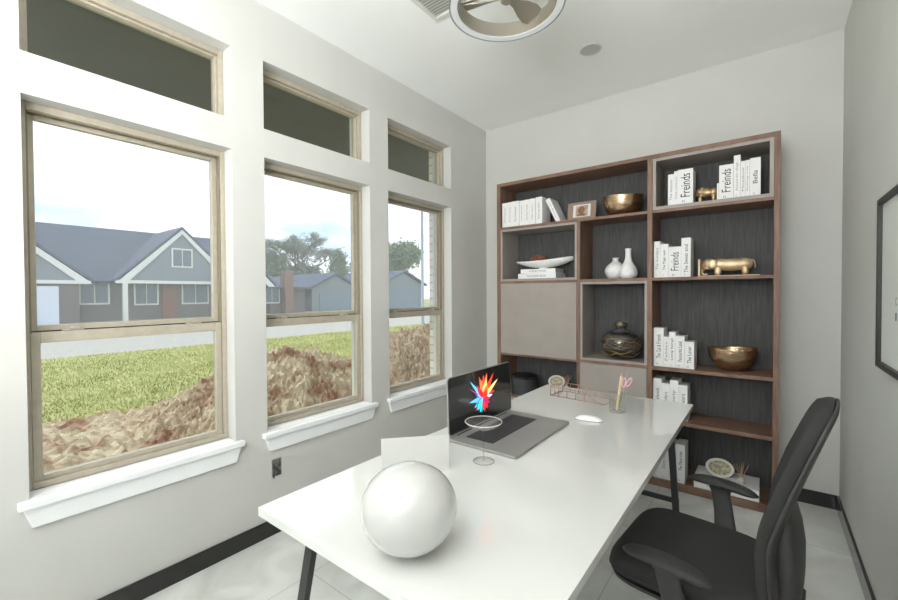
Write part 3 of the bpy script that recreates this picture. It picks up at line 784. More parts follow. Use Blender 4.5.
# ---------------------------------------------------------------- office chair
ch = thing('office_chair', 'black upholstered swivel office chair with charcoal armrests drawn up to the desk', 'chair', (-.205, 1.69, 0), math.radians(-5))
def superloop(cx, cy, hx, hy, z, n=32, e=4.):
    P = []
    for k in range(n):
        a = 2*PI*k/n; c, s = math.cos(a), math.sin(a)
        P.append((cx+hx*math.copysign(abs(c)**(2/e), c), cy+hy*math.copysign(abs(s)**(2/e), s), z))
    return P
def loft(bm, loops, cap=True):
    R = [[bm.verts.new(p) for p in L] for L in loops]; n = len(R[0])
    for A, B in zip(R, R[1:]):
        for k in range(n): bm.faces.new((A[k], A[(k+1) % n], B[(k+1) % n], B[k]))
    if cap: bm.faces.new(R[0][::-1]); bm.faces.new(R[-1])
bm = BM()
L = []
for z, k in ((.418,.93), (.425,.985), (.445,1.), (.462,.995), (.474,.975), (.481,.93), (.484,.82), (.486,.5)):
    lp_ = superloop(0, 0, .235*k, .25*k, z, 40, 5)
    lp_ = [(x, y*(1-.07*max(0, (x+.05)/.28)), zz-(.016*max(0, (-x-.14)/.1)**2)+.006*(y/.25)**2) for x, y, zz in lp_]
    L.append(lp_)
loft(bm, L); obj('seat', bm, m_chair, ch, smooth='all')
bm = BM(); L = []
for z, k in ((.405,.5), (.395,.9), (.405,.96), (.419,.955)): L.append(superloop(0, 0, .235*k, .25*k, z, 40, 5))
loft(bm, [superloop(0,0,.12,.12,.375,40,5), superloop(0,0,.2,.21,.385,40,5), superloop(0,0,.226,.24,.405,40,5), superloop(0,0,.229,.243,.4178,40,5)]); obj('seat_pan', bm, m_chairs, ch, smooth=True)
# piping round the seat
bm = BM(); pts = superloop(0, 0, .2352, .2502, .447, 48, 5); pts = [(x, y*(1-.07*max(0, (x+.05)/.28)), z-(.016*max(0, (-x-.14)/.1)**2)) for x, y, z in pts]; tube(bm, pts+[pts[0]], .0028, 6, cap=False); obj('seat_piping', bm, m_arm, ch, smooth='all')
# backrest
def interp(P, z):
    if P is not WD: z = .5+(z-.5)/.935
    for (z0, v0), (z1, v1) in zip(P, P[1:]):
        if z <= z1: t = max(0, (z-z0)/(z1-z0)); return v0+(v1-v0)*t
    return P[-1][1]
FR = [(.50,.222), (.54,.219), (.66,.215), (.75,.226), (.876,.259), (1.02,.304), (1.098,.330), (1.118,.35)]
SE = [(.50,.225), (.54,.232), (.668,.243), (.785,.272), (.90,.306), (1.009,.340), (1.105,.370), (1.118,.372)]
RE = [(.50,.33), (.594,.330), (.685,.322), (.735,.308), (.791,.297), (.857,.318), (.974,.345), (1.069,.368), (1.109,.376), (1.118,.376)]
WD = [(.48,.195), (.55,.21), (.70,.215), (.85,.20), (.95,.18), (1.01,.158), (1.045,.13), (1.062,.10), (1.076,.055)]
def backlayer(front, rear, z0, z1, wsc, name, m, n=28, e=5., extra=0.):
    bm = BM(); L = []
    for i in range(n+1):
        z = z0+(z1-z0)*i/n
        f, r = front(z), rear(z); w = interp(WD, z)*wsc
        if i in (0, n): f, r, w = f+(r-f)*.25, r-(r-f)*.25, w*.96
        hx = max(.004, (r-f)/2); cx = (f+r)/2
        P = []
        for k in range(36):
            a = 2*PI*k/36; c, s = math.cos(a), math.sin(a)
            x = cx+hx*math.copysign(abs(c)**(2/e), c); y = w*math.copysign(abs(s)**(2/e), s)
            x -= .022*(abs(y)/.225)**2.2 - .022    # slightly wrapped edges
            P.append((x-extra, y, z))
        L.append(P)
    loft(bm, L); return obj(name, bm, m, ch, smooth=True, angle=60)
def fsm(P):
    def g(z): return (interp(P, z-.012)+2*interp(P, z)+interp(P, z+.012))/4
    return g
fF, fS, fR = fsm(FR), fsm(SE), fsm(RE)
bk = backlayer(lambda z: fF(z)-.022, lambda z: max(fS(z), fF(z)+.03)-.020, .497, 1.075, 1., 'backrest_cushion', m_chair, e=9.)
backlayer(lambda z: max(fS(z), fF(z)+.03)-.027, lambda z: max(fS(z), fF(z)+.03)-.021+.012, .505, 1.071, .985, 'backrest_shell', m_chairs)
# lumbar carrier, bulging to the rear
bm = BM(); L = []
for z, hw, r in ((.40,.05,.290), (.46,.10,.300), (.53,.15,.306), (.60,.165,.306), (.66,.16,.298), (.71,.13,.286), (.75,.09,.272), (.78,.05,.262)):
    f = max(fS(z), fF(z)+.03)-.02 if z > .5 else .20
    r = max(r, f+.01)
    L.append([(x, y, z) for x, y, _ in superloop((f+r)/2, 0, (r-f)/2, hw, z, 24, 3)])
loft(bm, L); obj('lumbar_carrier', bm, m_chairs, ch, smooth=True, angle=60)
for z in (.615, .70, .78):
    w = interp(WD, z)-.001; xf, xs = fF(z)-.022, fS(z)-.024
    for s in (-1, 1):
        pts = [(xf+.012, s*(w-.012), z), (xf+.004-.0+ .000, s*w*.985, z), (xf+.014-.018+.018, s*(w+.0005), z+.001), (xs-.004, s*(w+.0005), z+.003)]
        bm = BM(); tube(bm, [(p[0]-.022*(abs(p[1])/.225)**2.2+.022, p[1], p[2]) for p in pts], .0012, 5); obj('seam', bm, m_seal, bk)
# armrests
def arm(s, yf, yb, ya):
    pad = BM(); L = []; X0, X1 = -.12+ya, .128+ya; n = 16
    for i in range(n+1):
        t_ = i/n; x = X0+(X1-X0)*t_; y = yf+(yb-yf)*t_
        w = .036*math.sqrt(max(.02, 1-abs(2*t_-1)**3.2)); zt = .622-.012*(2*t_-1)**2; h = .014*math.sqrt(max(.06, 1-abs(2*t_-1)**4))
        ring = []
        for k in range(16):
            a = 2*PI*k/16; c_, s_ = math.cos(a), math.sin(a)
            ring.append((x, y+w*math.copysign(abs(c_)**.75, c_), zt-.014+h*math.copysign(abs(s_)**.75, s_)))
        L.append(ring)
    loft(pad, L)
    p = obj('armrest', pad, m_arm, ch, smooth='all')
    bm = BM(); ym = (yf+yb)/2
    L = []
    for z, xc, hw, yy, ht in ((.602,.005,.060,ym,.018), (.592,.006,.040,ym,.016), (.57,.010,.033,ym-s*.004,.014), (.50,.022,.034,ym-s*.016,.013), (.43,.032,.038,ym-s*.035,.013), (.395,.034,.040,ym-s*.07,.013)):
        L.append(superloop(xc+ya*.7, yy, hw, ht, z, 16, 4))
    loft(bm, L); po = obj('armrest_post', bm, m_chairs, p, smooth=True, angle=50)
    bm = BM(); box(bm, -.005, .07, min(s*.10, ym-s*.06), max(s*.10, ym-s*.06), .378, .394); obj('armrest_bracket', bm, m_black, p, bevel=.003)
arm(1, .355, .325, .03); arm(-1, -.345, -.365, 0)
bm = BM(); box(bm, -.11, .13, -.08, .08, .335, .376); obj('tilt_mechanism', bm, m_black, ch, bevel=.008)
bm = BM(); bar(bm, (.10,0,.36), (.285,0,.40), .02, .09); bar(bm, (.27,0,.395), (.30,0,.46), .02, .09); obj('back_bracket', bm, m_black, ch, bevel=.004)
bm = BM(); tube(bm, [(0,0,.10), (0,0,.22)], .028, 20); tube(bm, [(0,0,.22), (0,0,.336)], .015, 20); obj('gas_lift', bm, m_black, ch, smooth=True)
for k in range(5):
    a = 2*PI*k/5+.3; c, s = math.cos(a), math.sin(a)
    bm = BM(); L = []
    for r, w, z0, z1 in ((.02,.03,.075,.125), (.12,.024,.078,.115), (.22,.02,.072,.1), (.285,.018,.066,.088)):
        L.append([(r*c-w*s*j, r*s+w*c*j, z) for j, z in ((-1,z0), (1,z0), (1,z1), (-1,z1))])
    loft(bm, L); sp = obj('base_spoke', bm, m_chairs, ch, bevel=.006)
    bm = BM()
    for j in (-1, 1):
        P0 = Vector((.275*c-.012*j*s, .275*s+.012*j*c, .0285)); P1 = Vector((.275*c-.026*j*s, .275*s+.026*j*c, .0285)); tube(bm, [P0, P1], .028, 18)
    tube(bm, [(.275*c,.275*s,.0285), (.275*c,.275*s,.07)], .009, 10)
    obj('caster', bm, m_key, sp, smooth=True)

# ---------------------------------------------------------------- ceiling things
t = thing('ring_ceiling_fan', 'ring shaped tan ceiling fan with frosted light ring and paddle blades', 'ceiling fan', (-.978, 1.727, 2.745))
bm = BM(); lathe(bm, [(.231,.003), (.226,.003), (.222,.066), (.233,.072), (.262,.066), (.271,.003), (.268,0), (.264,.003)], 72, close=True); obj('ring_housing', bm, m_nickel, t, smooth=True)
bm = BM(); lathe(bm, [(.2312,.0028), (.2638,.0028), (.2638,-.001), (.2312,-.001)], 72, close=True); obj('light_ring', bm, m_lens, t, smooth=True)
bm = BM(); lathe(bm, [(.2642,.0005), (.2705,.0025), (.2715,-.002), (.2642,-.002)], 72, close=True); obj('ring_edge', bm, mat('blue_grey_edge', (140,146,152), .3), t, smooth=True)
bm = BM(); lathe(bm, [(0,.02), (.022,.02), (.028,.026), (.028,.05), (.045,.06), (.05,.14), (.03,.16), (.012,.165), (.012,.27), (.07,.275), (.07,.2945), (0,.2945)], 36); obj('motor_hub', bm, m_nickel, t, smooth=True)
for k in range(3):
    a = math.radians(78+120*k); R = Matrix.Rotation(a, 4, 'Z')
    bm = BM(); L = []
    for r, w, tw in ((.03,.016,-30), (.07,.024,-30), (.12,.045,-28), (.17,.058,-24), (.208,.052,-20)):
        q = math.radians(tw)
        L.append([R @ Vector((r, w*j*math.cos(q)*.9-u*math.sin(q), .042+w*j*math.sin(q)*.9+u*math.cos(q))) for j, u in ((-1,-.003), (1,-.003), (1,.003), (-1,.003))])
    loft(bm, L); obj('blade', bm, m_nickel, t, bevel=.002)
for k in range(3):
    a = math.radians(78+120*k); bm = BM()
    tube(bm, [(.01*math.cos(a), .01*math.sin(a),   .078), (.224*math.cos(a), .224*math.sin(a), .062)], .005, 8); obj('support_arm', bm, m_nickel, t, smooth='all')
t = thing('ceiling_vent', 'white slatted air register on the ceiling beside the ring fan', 'vent', (-1.432, 1.79, ZC-.012))
bm = BM(); 
for a in ((-.15,.15,-.155,-.13), (-.15,.15,.13,.155), (-.15,-.125,-.13,.13), (.125,.15,-.13,.13)): box(bm, *a, 0, .011)
obj('vent_frame', bm, m_vent, t, bevel=.002)
bm = BM(); box(bm, -.125, .125, -.13, .13, .0095, .0115); obj('backing', bm, m_slot, t)
for k in range(13):
    y = -.12+.02*k; bm = BM(); box(bm, -.125, .125, -.007, .007, -.0006, .0006, Matrix.Translation((0,y,.005)) @ Matrix.Rotation(math.radians(25), 4, 'X')); obj('slat', bm, m_vent, t)
t = thing('ceiling_speaker', 'round grey grille set flush in the ceiling beyond the fan', 'speaker', (-.953, 2.82, ZC-.006))
bm = BM(); lathe(bm, [(.062,0), (.07,0), (.073,.0055), (.062,.0055)], 40, close=True); obj('trim_ring', bm, m_vent, t, smooth=True)
bm = BM(); lathe(bm, [(0,.001), (.0618,.001), (.0618,.005), (0,.005)], 40); obj('grille', bm, m_spk, t, smooth=True)

# framed art on the right wall
t = thing('wall_art', 'black framed white print on the right wall', 'picture frame', (XR-.001, 1.90, 1.43))
bm = BM(); hh, hw, fw_ = .332, .47, .022
for a in ((-hw,hw,-hh,-hh+fw_), (-hw,hw,hh-fw_,hh), (-hw,-hw+fw_,-hh+fw_,hh-fw_), (hw-fw_,hw,-hh+fw_,hh-fw_)): box(bm, -.026, 0, *a)
obj('frame_border', bm, m_frame_b, t, bevel=.0015)
bm = BM(); box(bm, -.012, -.002, -hw+fw_, hw-fw_, -hh+fw_, hh-fw_); pp = obj('print', bm, m_matt, t)
for k, s_ in enumerate(('C', 'I')):
    bm = text_bm(s_, .02, .028, (-.0122, .2285, -.082-.055*k), (0,-1,0), (0,0,1)); obj('lettering', bm, m_ink2, pp)

# electrical box cut-out on the left wall
t = thing('outlet_box', 'unfinished electrical outlet cut-out with grey wires low on the left wall', 'outlet', (XL+.001, 1.288, .384))
bm = BM(); 
for a in ((-.03,.03,.048,.052), (-.03,.03,-.052,-.048), (-.03,-.027,-.048,.048), (.027,.03,-.048,.048)): box(bm, 0, .003, *a)
obj('box_rim', bm, mat('grey_steel', (150,150,146), .5), t)
bm = BM(); box(bm, 0, .0012, -.027, .027, -.048, .048); obj('box_inside', bm, mat('box_dark', (112,112,108), .8, rgb2=(70,70,68), scale=40, lo=.45, hi=.55), t)
bm = BM(); tube(bm, [(.002,-.02,-.06), (.005,-.015,-.02), (.006,.005,.01), (.003,.02,.04)], .0035, 6); tube(bm, [(.002,-.022,.03), (.006,-.006,.0), (.004,-.018,-.045)], .003, 6); obj('wires', bm, mat('grey_wire', (74,74,72), .6), t, smooth='all')

# ---------------------------------------------------------------- outside
GZ = -.26
m_grass = mat('lawn_soil', (150,152,90), .9, rgb2=(176,170,120), scale=2.2, bump=.4, bscale=30, lo=.3, hi=.7)
m_blade = mat('grass_blade', (142,150,90), .8, rgb2=(178,182,126), scale=.9, lo=.4, hi=.6)
m_road = mat('pale_asphalt', (172,168,164), .9, rgb2=(160,157,153), scale=12)
m_dirt = mat('clay_dirt', (156,120,98), .95, rgb2=(206,190,166), scale=2.6, bump=.8, bscale=30, lo=.36, hi=.54, detail=8)
m_dirt2 = mat('grey_tan_dirt', (168,148,128), .95, rgb2=(190,172,150), scale=5, bump=.8, bscale=30, detail=8)
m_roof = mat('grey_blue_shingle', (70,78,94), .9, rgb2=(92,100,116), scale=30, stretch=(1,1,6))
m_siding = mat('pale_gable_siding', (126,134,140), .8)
m_brick = mat('brown_grey_brick', (84,80,80), .9, rgb2=(122,112,106), scale=14, stretch=(1,1,3))
m_fascia = mat('white_fascia', (216,216,212), .7)
m_gdoor = mat('white_garage_door', (206,212,222), .6)
m_hwin = mat('house_window_glass', (96,106,116), .2)
def ground(name, x0, x1, y0, y1, m, z=GZ):
    bm = BM(); box(bm, x0, x1, y0, y1, z-.1, z); return struct(name, bm, m)
ground('lawn_near', -14.8, XL-WT-.02, -12, 60, m_grass)
ground('road', -23.5, -14.8, -12, 90, m_road, GZ-.02)
ground('lawn_far', -80, -23.5, -20, 120, m_grass)
ground('driveway', -32, -23.5, -1, 6.4, mat('concrete_drive', (190,190,186), .9), GZ+.01)
# grass blades
bm = BM(); rg = random.Random(2)
for i in range(85000):
    x = -14.7+8.2*rg.random()**.8; y = -1+26*rg.random()**1.2
    if y > 2+(-x)*1.65 or y < -1+(-x-6)*.1: continue
    h = .02+.04*rg.random(); w = .005+.005*rg.random(); a = rg.random()*PI; c, s = math.cos(a)*w, math.sin(a)*w
    lx, ly = rg.uniform(-.02,.02), rg.uniform(-.02,.02)
    v = [bm.verts.new((x-c, y-s, GZ)), bm.verts.new((x+c, y+s, GZ)), bm.verts.new((x+lx, y+ly, GZ+h))]
    bm.faces.new(v)
me = bpy.data.meshes.new('grass'); bm.to_mesh(me); bm.free(); me.materials.append(m_blade)
o = bpy.data.objects.new('grass', me); COL.objects.link(o); tag(o, 'short green grass between the dirt heaps and the road', 'grass', kind='stuff')
# dirt
def fbm(x, y, f, o=5):
    s = 0; a = 1
    for k in range(o): s += a*noise.noise(Vector((x*f, y*f, k*7.3))); f *= 2.05; a *= .55
    return s
def clod(x, y, f):
    return abs(noise.noise(Vector((x*f, y*f, f))))
def dirt_field(name, x0, x1, y0, y1, hfun, m, step=.045):
    bm = BM(); nx = int((x1-x0)/step); ny = int((y1-y0)/step); g = []
    for i in range(nx+1):
        row = []
        for j in range(ny+1):
            x = x0+(x1-x0)*i/nx; y = y0+(y1-y0)*j/ny
            e = min(i, nx-i, j, ny-j)/6.; e = min(1, e)
            row.append(bm.verts.new((x, y, GZ-.03+e*hfun(x, y))))
        g.append(row)
    for i in range(nx):
        for j in range(ny): bm.faces.new((g[i][j], g[i+1][j], g[i+1][j+1], g[i][j+1]))
    o = obj(name, bm, m); return o
def heap(cx, cy, sx, sy, H, p=1.):
    def f(x, y):
        r2 = ((x-cx)/sx)**2+((y-cy)/sy)**2
        b = H*math.exp(-r2**p*.9)
        k = min(1, b/(H*.12))
        return b*.9+k*(.07*fbm(x, y, 1.7)+.12*clod(x, y, 3.)+.11*clod(x+3, y, 7)+.10*clod(x, y+5, 14)+.075*clod(x+1, y, 26)+.04*clod(x+1, y, 45))+(.02 if b > .05 else -.05)
    return f
o = dirt_field('dirt_patch', -8.2, -2.6, -1.2, 12, lambda x, y: (.03+.05*fbm(x, y, 1.5)+.12*clod(x, y, 5)+.09*clod(x, y, 12)+.05*clod(x, y, 25))*min(1, max(0, (x+7.1+.35*math.sin(y*1.3)+.12*fbm(x, y, 2)+.02*y)*1.5+.2)) , m_dirt, .032)
tag(o, 'flat reddish churned dirt running along the outside of the house', 'dirt', kind='stuff')
o = dirt_field('dirt_heap', -7.2, -3.4, 1.0, 5.4, heap(-5.4, 3.35, 1.25, 1.15, .80, 1.2), m_dirt, .02); tag(o, 'lumpy tan dirt heap outside the first and second windows', 'dirt heap')
o = dirt_field('dirt_heap', -7.4, -3.6, 4.4, 9.2, heap(-5.6, 6.4, 1.2, 1.35, .95, 1.3), m_dirt2, .02); tag(o, 'greyish clod heap outside the window nearest the bookcase', 'dirt heap')
# porch eave above the windows
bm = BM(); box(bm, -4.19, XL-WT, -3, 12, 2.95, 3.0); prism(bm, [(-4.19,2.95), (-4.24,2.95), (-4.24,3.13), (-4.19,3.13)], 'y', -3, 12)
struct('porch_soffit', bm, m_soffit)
bm = BM(); prism(bm, [(-4.3,3.13), (-4.3,3.18), (1.5,4.6), (1.5,3.13)], 'y', -3, 12); struct('roof_own', bm, m_roof)
# white brick wing wall next to the third window
m_bw = bpy.data.materials.new('white_brick_wall'); m_bw.use_nodes = True; nt = m_bw.node_tree
bk_ = nt.nodes.new('ShaderNodeTexBrick'); bk_.inputs['Scale'].default_value = 1; bk_.inputs['Brick Width'].default_value = .2; bk_.inputs['Row Height'].default_value = .075; bk_.inputs['Mortar Size'].default_value = .006
bk_.inputs['Color1'].default_value = lin((226,220,210))+(1,); bk_.inputs['Color2'].default_value = lin((212,200,186))+(1,); bk_.inputs['Mortar'].default_value = lin((170,160,148))+(1,)
tc = nt.nodes.new('ShaderNodeTexCoord'); mp = nt.nodes.new('ShaderNodeMapping'); mp.inputs['Rotation'].default_value = (PI/2,0,0)
nt.links.new(tc.outputs['Object'], mp.inputs[0]); nt.links.new(mp.outputs[0], bk_.inputs['Vector']); nt.links.new(bk_.outputs[0], nt.nodes['Principled BSDF'].inputs['Base Color'])
bm = BM(); box(bm, -2.59, XL-WT-.001, 3.06, 3.7, GZ, 2.95); struct('trim_1', bm, m_bw)

# houses over the road
def house_win(parent, x, y, z, w, h):
    bm = BM(); box(bm, x, x+.04, y-w/2-.1, y+w/2+.1, z-.1, z+h+.1); f = obj('window', bm, m_fascia, parent)
    bm = BM(); box(bm, x+.041, x+.06, y-w/2, y-.03, z, z+h); box(bm, x+.041, x+.06, y+.03, y+w/2, z, z+h); obj('pane', bm, m_hwin, f)
def gable(parent, y0, y1, za, ze, xf, xb, over=.5):
    ym = (y0+y1)/2
    bm = BM(); prism(bm, [(y0+.3, ze), (y1-.3, ze), (ym, za-.25)], 'x', xf-.3, xf); obj('gable_wall', bm, m_siding, parent)
    bm = BM()
    prism(bm, [(y0-.1, ze-.12), (y0+.45, ze-.12), (ym, za-.3), (y1-.45, ze-.12), (y1+.1, ze-.12), (ym, za)], 'x', xf+.02, xf+.12); obj('rake_board', bm, m_fascia, parent)
    bm = BM(); prism(bm, [(y0-.15, ze-.05), (ym, za+.02), (y1+.15, ze-.05), (y1+.15, ze+.12), (ym, za+.2), (y0-.15, ze+.12)], 'x', xb, xf+.15); obj('roof', bm, m_roof, parent)
t = thing('house', 'brick house with a steep grey roof and two front gables across the road', 'house', (-32, 8, GZ))
t2 = []
def hput(name, bm, m, parent):
    return obj(name, bm, m, parent)
class Off: pass
def shift(o, d):
    for v in o.data.vertices: v.co -= d
ox = len(bpy.data.objects)
before = set(bpy.data.objects)
bm = BM(); box(bm, -43, -33, -2, 15.6, GZ, 2.3); w_ = obj('brick_wall', bm, m_brick, t)
bm = BM(); prism(bm, [(-32.6,2.25), (-32.4,2.25), (-37.5,6.15), (-38.2,6.15), (-44.6,2.25), (-44.4,2.1), (-32.6,2.1)], 'y', -3, 16); obj('main_roof', bm, m_roof, t)
bm = BM(); box(bm, -33, -32, -1, 6.0, GZ, 2.2); obj('garage_bay', bm, m_brick, t)
bm = BM(); box(bm, -31.99, -31.9, .4, 5.1, GZ, 1.9); gd = obj('garage_door', bm, m_gdoor, t)
gable(t, -1.6, 7.6-1.1, 5.6, 2.2, -32, -37)
bm = BM(); box(bm, -32, -31.85, -1.7, 6.5, 2.05, 2.25); obj('fascia', bm, m_fascia, t)
gable(t, 7.84, 15.0, 5.85, 2.3, -32, -37.4)
bm = BM(); box(bm, -32, -31.85, 7.7, 15.1, 2.12, 2.32); obj('fascia', bm, m_fascia, t)
for y in (8.05, 14.6):
    bm = BM(); box(bm, -32.1, -31.85, y, y+.25, GZ, 2.12); obj('porch_column', bm, m_fascia, t)
house_win(t, -33+.01, 6.9, .9, 1.3, 1.3); house_win(t, -33+.01, 9.6, .8, 1.2, 1.4); house_win(t, -33+.01, 12.6, .8, 1.6, 1.4); house_win(t, -32+.01, 11.42, 3.35, 1.1, 1.1)
bm = BM(); box(bm, -33+.01, -32.93, 10.5, 11.4, GZ, 1.9); obj('front_door', bm, mat('brown_door', (128,84,66), .6), t)
gable(t, 13.4, 17.6, 4.2, 2.1, -31.2, -35)
for o in set(bpy.data.objects)-before:
    if o.type == 'MESH': shift(o, Vector((-32, 8, GZ)))
def small_house(label, y0, y1, x, ze, za, chim, cat_m, roofm, gab):
    t = thing('house', label, 'house', (x, (y0+y1)/2, GZ)); d = Vector((x, (y0+y1)/2, GZ)); before = set(bpy.data.objects)
    bm = BM(); box(bm, x-8, x, y0, y1, GZ, ze); obj('wall', bm, cat_m, t)
    if gab:
        bm = BM(); prism(bm, [(y0,ze), (y1,ze), ((y0+y1)/2,za-.1)], 'x', x-8.9, x); obj('gable_wall', bm, m_siding, t)
        bm = BM(); prism(bm, [(y0-.4,ze-.1), ((y0+y1)/2,za), (y1+.4,ze-.1), (y1+.4,ze+.1), ((y0+y1)/2,za+.2), (y0-.4,ze+.1)], 'x', x-9.3, x+.3); obj('roof', bm, roofm, t)
        bm = BM(); box(bm, x+.01, x+.06, y0+.8, y1-.8, GZ, ze-.5); obj('garage_door', bm, mat('blue_grey_door', (120,132,146), .7), t)
    else:
        bm = BM(); prism(bm, [(x+.4,ze-.1), (x-4.5,za), (x-9.4,ze-.1), (x-9.4,ze), (x-4.5,za+.15), (x+.4,ze+.05)], 'y', y0-.4, y1+.4); obj('roof', bm, roofm, t)
        bm = BM(); prism(bm, [(x,ze), (x-4.5,za-.1), (x-9,ze)], 'y', y0, y1); obj('gable_wall', bm, cat_m, t)
        house_win(t, x+.01, (y0+y1)/2-1.5, .7, 1.2, 1.2)
    if chim:
        bm = BM(); box(bm, x-.1, x+.7, chim, chim+.75, GZ, za+.5); obj('chimney', bm, mat('red_brick', (140,112,102), .9, rgb2=(122,94,86), scale=12), t)
    for o in set(bpy.data.objects)-before:
        if o.type == 'MESH': shift(o, d)
small_house('low house with a wide brick chimney seen through the second window', 18.3, 21.6, -33, 1.95, 2.9, 19.3, m_brick, m_roof, False)
small_house('blue-grey gabled house behind bare trees, right part of the second window', 23.0, 28.5, -34, 1.9, 3.3, 0, m_siding, m_roof, True)
small_house('blue-grey gabled house seen through the third window', 30.2, 36.6, -32, 2.35, 3.75, 0, m_siding, m_roof, True)
# street pole
t = thing('street_pole', 'tall blue-grey pole by the road seen through the third window', 'pole', (-12, 13.7, GZ))
bm = BM(); lathe(bm, [(0,0), (.10,0), (.10,.25), (.065,.3), (.055,7.5), (0,7.5)], 16); obj('shaft', bm, mat('blue_grey_pole', (150,164,174), .6), t, smooth=True)
bm = BM(); tube(bm, [(0,0,7.4), (.3,0,7.9), (1.2,0,8.0)], .05, 8); obj('arm', bm, m_hwin, t); bm = BM(); box(bm, 1.1, 1.7, -.12, .12, 7.93, 8.06); obj('lamp_head', bm, m_fascia, t)

# trees
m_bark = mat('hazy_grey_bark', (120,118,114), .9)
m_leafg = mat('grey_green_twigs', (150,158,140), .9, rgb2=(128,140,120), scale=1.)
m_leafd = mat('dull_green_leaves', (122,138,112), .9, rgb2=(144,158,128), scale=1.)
def tree(label, loc, H, spread, nleaf, leafm, lsize, trunk=.22, conic=False, seed=1, depth=5, cat='tree', sc=(1,1,1)):
    t = thing('tree', label, cat, loc); t.scale = sc; rn = random.Random(seed); bm = BM(); tips = []
    def grow(p, d, L, r, k):
        q = p+d*L; tube(bm, [p, p+d*L*.5+Vector((rn.uniform(-1,1), rn.uniform(-1,1), 0))*L*.05, q], [r, r*.85, r*.68], 5, cap=False)
        tips.append(q)
        if k <= 0: return
        for _ in range(3 if k > 1 else 4):
            nd = (d+Vector((rn.uniform(-1,1), rn.uniform(-1,1), rn.uniform(-.25,.75)))*spread).normalized()
            grow(p+d*L*rn.uniform(.7,1), nd, L*rn.uniform(.62,.82), max(.012, r*.6), k-1)
    if conic:
        tube(bm, [(0,0,0), (0,0,H)], [trunk, .03], 7)
        for i in range(300):
            z = H*(.12+.86*rn.random()); R = (H-z)*spread; a = rn.random()*2*PI; tips.append(Vector((R*math.cos(a), R*math.sin(a), z)))
    else: grow(Vector((0,0,0)), Vector((0,0,1)), H*.27, trunk, depth)
    obj('trunk', bm, m_bark, t)
    bm = BM()
    for i in range(nleaf):
        c = rn.choice(tips)*1.; s = lsize*rn.uniform(.5,1.2)
        c = c+Vector((rn.gauss(0,1), rn.gauss(0,1), rn.gauss(0,1)))*lsize*2.2
        if c.z < .3: continue
        a = Vector((rn.uniform(-1,1), rn.uniform(-1,1), rn.uniform(-1,1))).normalized(); b = a.orthogonal().normalized()
        vs = [bm.verts.new(c+a*s), bm.verts.new(c+b*s*.6), bm.verts.new(c-a*s), bm.verts.new(c-b*s*.6)]; bm.faces.new(vs)
    obj('crown', bm, leafm, t)
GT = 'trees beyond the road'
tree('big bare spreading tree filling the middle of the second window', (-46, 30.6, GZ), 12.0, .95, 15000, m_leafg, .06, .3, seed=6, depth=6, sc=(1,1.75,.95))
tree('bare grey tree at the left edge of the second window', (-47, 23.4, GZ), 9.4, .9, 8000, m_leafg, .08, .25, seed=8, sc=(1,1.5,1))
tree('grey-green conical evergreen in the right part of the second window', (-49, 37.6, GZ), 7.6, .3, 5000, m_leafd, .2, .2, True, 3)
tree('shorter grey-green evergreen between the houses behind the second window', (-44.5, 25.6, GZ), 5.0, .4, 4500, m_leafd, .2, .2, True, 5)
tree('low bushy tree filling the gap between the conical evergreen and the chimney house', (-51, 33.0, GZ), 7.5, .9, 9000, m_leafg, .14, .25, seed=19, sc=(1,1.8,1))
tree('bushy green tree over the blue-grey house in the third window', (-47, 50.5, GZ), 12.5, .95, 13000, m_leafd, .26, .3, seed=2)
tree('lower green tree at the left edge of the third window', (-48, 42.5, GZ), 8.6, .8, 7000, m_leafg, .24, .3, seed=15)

# ---------------------------------------------------------------- sky
w = bpy.data.worlds.new('World'); bpy.context.scene.world = w; w.use_nodes = True; nt = w.node_tree; nt.nodes.clear()
out = nt.nodes.new('ShaderNodeOutputWorld'); bg = nt.nodes.new('ShaderNodeBackground')
tc = nt.nodes.new('ShaderNodeTexCoord'); mp = nt.nodes.new('ShaderNodeMapping'); mp.inputs['Scale'].default_value = (1,1,3.2)
n = nt.nodes.new('ShaderNodeTexNoise'); n.inputs['Scale'].default_value = 3.4; n.inputs['Detail'].default_value = 7; n.inputs['Roughness'].default_value = .58
r = nt.nodes.new('ShaderNodeValToRGB'); r.color_ramp.elements[0].position = .30; r.color_ramp.elements[1].position = .52
r.color_ramp.elements[0].color = (.44,.62,.82,1); r.color_ramp.elements[1].color = (.98,1.0,1.03,1)
nt.links.new(tc.outputs['Generated'], mp.inputs[0]); nt.links.new(mp.outputs[0], n.inputs['Vector']); nt.links.new(n.outputs['Fac'], r.inputs['Fac'])
# brighter glow round the veiled sun (towards -x, +y low) and behind the camera side
dp = nt.nodes.new('ShaderNodeVectorMath'); dp.operation = 'DOT_PRODUCT'; dp.inputs[1].default_value = Vector((.25,-.95,.25)).normalized()
nt.links.new(tc.outputs['Generated'], dp.inputs[0])
mr = nt.nodes.new('ShaderNodeMapRange'); mr.inputs['From Min'].default_value = .2; mr.inputs['From Max'].default_value = 1.0; mr.inputs['To Min'].default_value = 1.0; mr.inputs['To Max'].default_value = 1.0
nt.links.new(dp.outputs['Value'], mr.inputs['Value'])
vm = nt.nodes.new('ShaderNodeVectorMath'); vm.operation = 'SCALE'; nt.links.new(r.outputs[0], vm.inputs[0]); nt.links.new(mr.outputs[0], vm.inputs['Scale'])
nt.links.new(vm.outputs[0], bg.inputs['Color']); bg.inputs['Strength'].default_value = 1.4
nt.links.new(bg.outputs[0], out.inputs[0])

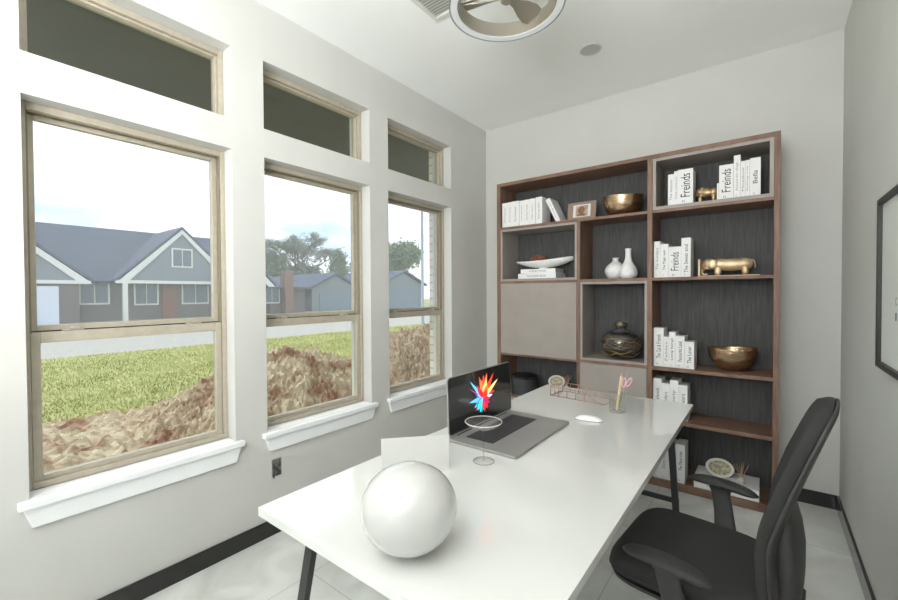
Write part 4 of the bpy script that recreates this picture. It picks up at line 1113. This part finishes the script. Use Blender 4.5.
def sun(az, el, s, ang, col=(1,.96,.9)):
    L = bpy.data.lights.new('sun', 'SUN'); L.energy = s; L.angle = math.radians(ang); L.color = col
    o = bpy.data.objects.new('sun', L); COL.objects.link(o)
    d = Vector((math.cos(az)*math.cos(el), math.sin(az)*math.cos(el), math.sin(el)))
    o.rotation_euler = d.to_track_quat('Z', 'Y').to_euler(); return o
sun(math.radians(205), math.radians(47), 1.3, 2.)

def area(name, loc, target, sx, sy, e, col=(1,1,1), portal=False):
    L = bpy.data.lights.new(name, 'AREA'); L.shape = 'RECTANGLE'; L.size = sx; L.size_y = sy; L.energy = e; L.color = col
    o = bpy.data.objects.new(name, L); COL.objects.link(o); o.location = loc
    o.rotation_euler = (Vector(loc)-Vector(target)).to_track_quat('Z', 'Y').to_euler()
    if portal: L.cycles.is_portal = True
    return o
for i, (a, b) in enumerate(wins):
    area('portal', (XL-WT-.01, (a+b)/2, (ZS+T1)/2), (0, (a+b)/2, (ZS+T1)/2), T1-ZS, b-a, 1, portal=True)
area('portal', ((OX0+OX1)/2, YR-.13, OZ/2), ((OX0+OX1)/2, 1, OZ/2), OX1-OX0, OZ, 1, portal=True)
# added fill lights behind the camera, not lamps of the room
area('ceiling_bounce_fill', (-.5, -1.2, 1.9), (-1.0, -.6, 3.04), 1.7, 1.0, 100, (1,1,1))  # unseen fill aimed upward, brightens the room off the ceiling

def point(name, loc, r, e, col):
    L = bpy.data.lights.new(name, 'POINT'); L.energy = e; L.shadow_soft_size = r; L.color = col
    o = bpy.data.objects.new(name, L); COL.objects.link(o); o.location = loc
point('rear_point_fill', (.1, -2.3, 2.3), .25, 24, (1,1,1))  # added unseen fill for the chair and floor on the right

# ---------------------------------------------------------------- camera
cam = bpy.data.cameras.new('camera'); co = bpy.data.objects.new('camera', cam); COL.objects.link(co)
f_, yaw, pit, rol = 413.1039, .6555, .0169, -.0053
cam.sensor_width = 36; cam.lens = f_/898*36; cam.clip_start = .02; cam.clip_end = 400
fw = Vector((-math.sin(yaw)*math.cos(pit), math.cos(yaw)*math.cos(pit), -math.sin(pit)))
rt = Vector((math.cos(yaw), math.sin(yaw), 0)); up = rt.cross(fw)
R_ = rt*math.cos(rol)+up*math.sin(rol); U_ = up*math.cos(rol)-rt*math.sin(rol)
M = Matrix((R_, U_, -fw)).transposed().to_4x4(); M.translation = Vector((0,0,1.4)); co.matrix_world = M
sc = bpy.context.scene; sc.camera = co
sc.cycles.max_bounces = 16; sc.cycles.diffuse_bounces = 12; sc.cycles.transparent_max_bounces = 16
sc.view_settings.view_transform = 'Standard'; sc.view_settings.look = 'None'; sc.view_settings.gamma = 1; sc.view_settings.use_curve_mapping = False
sc.view_settings.exposure = .37
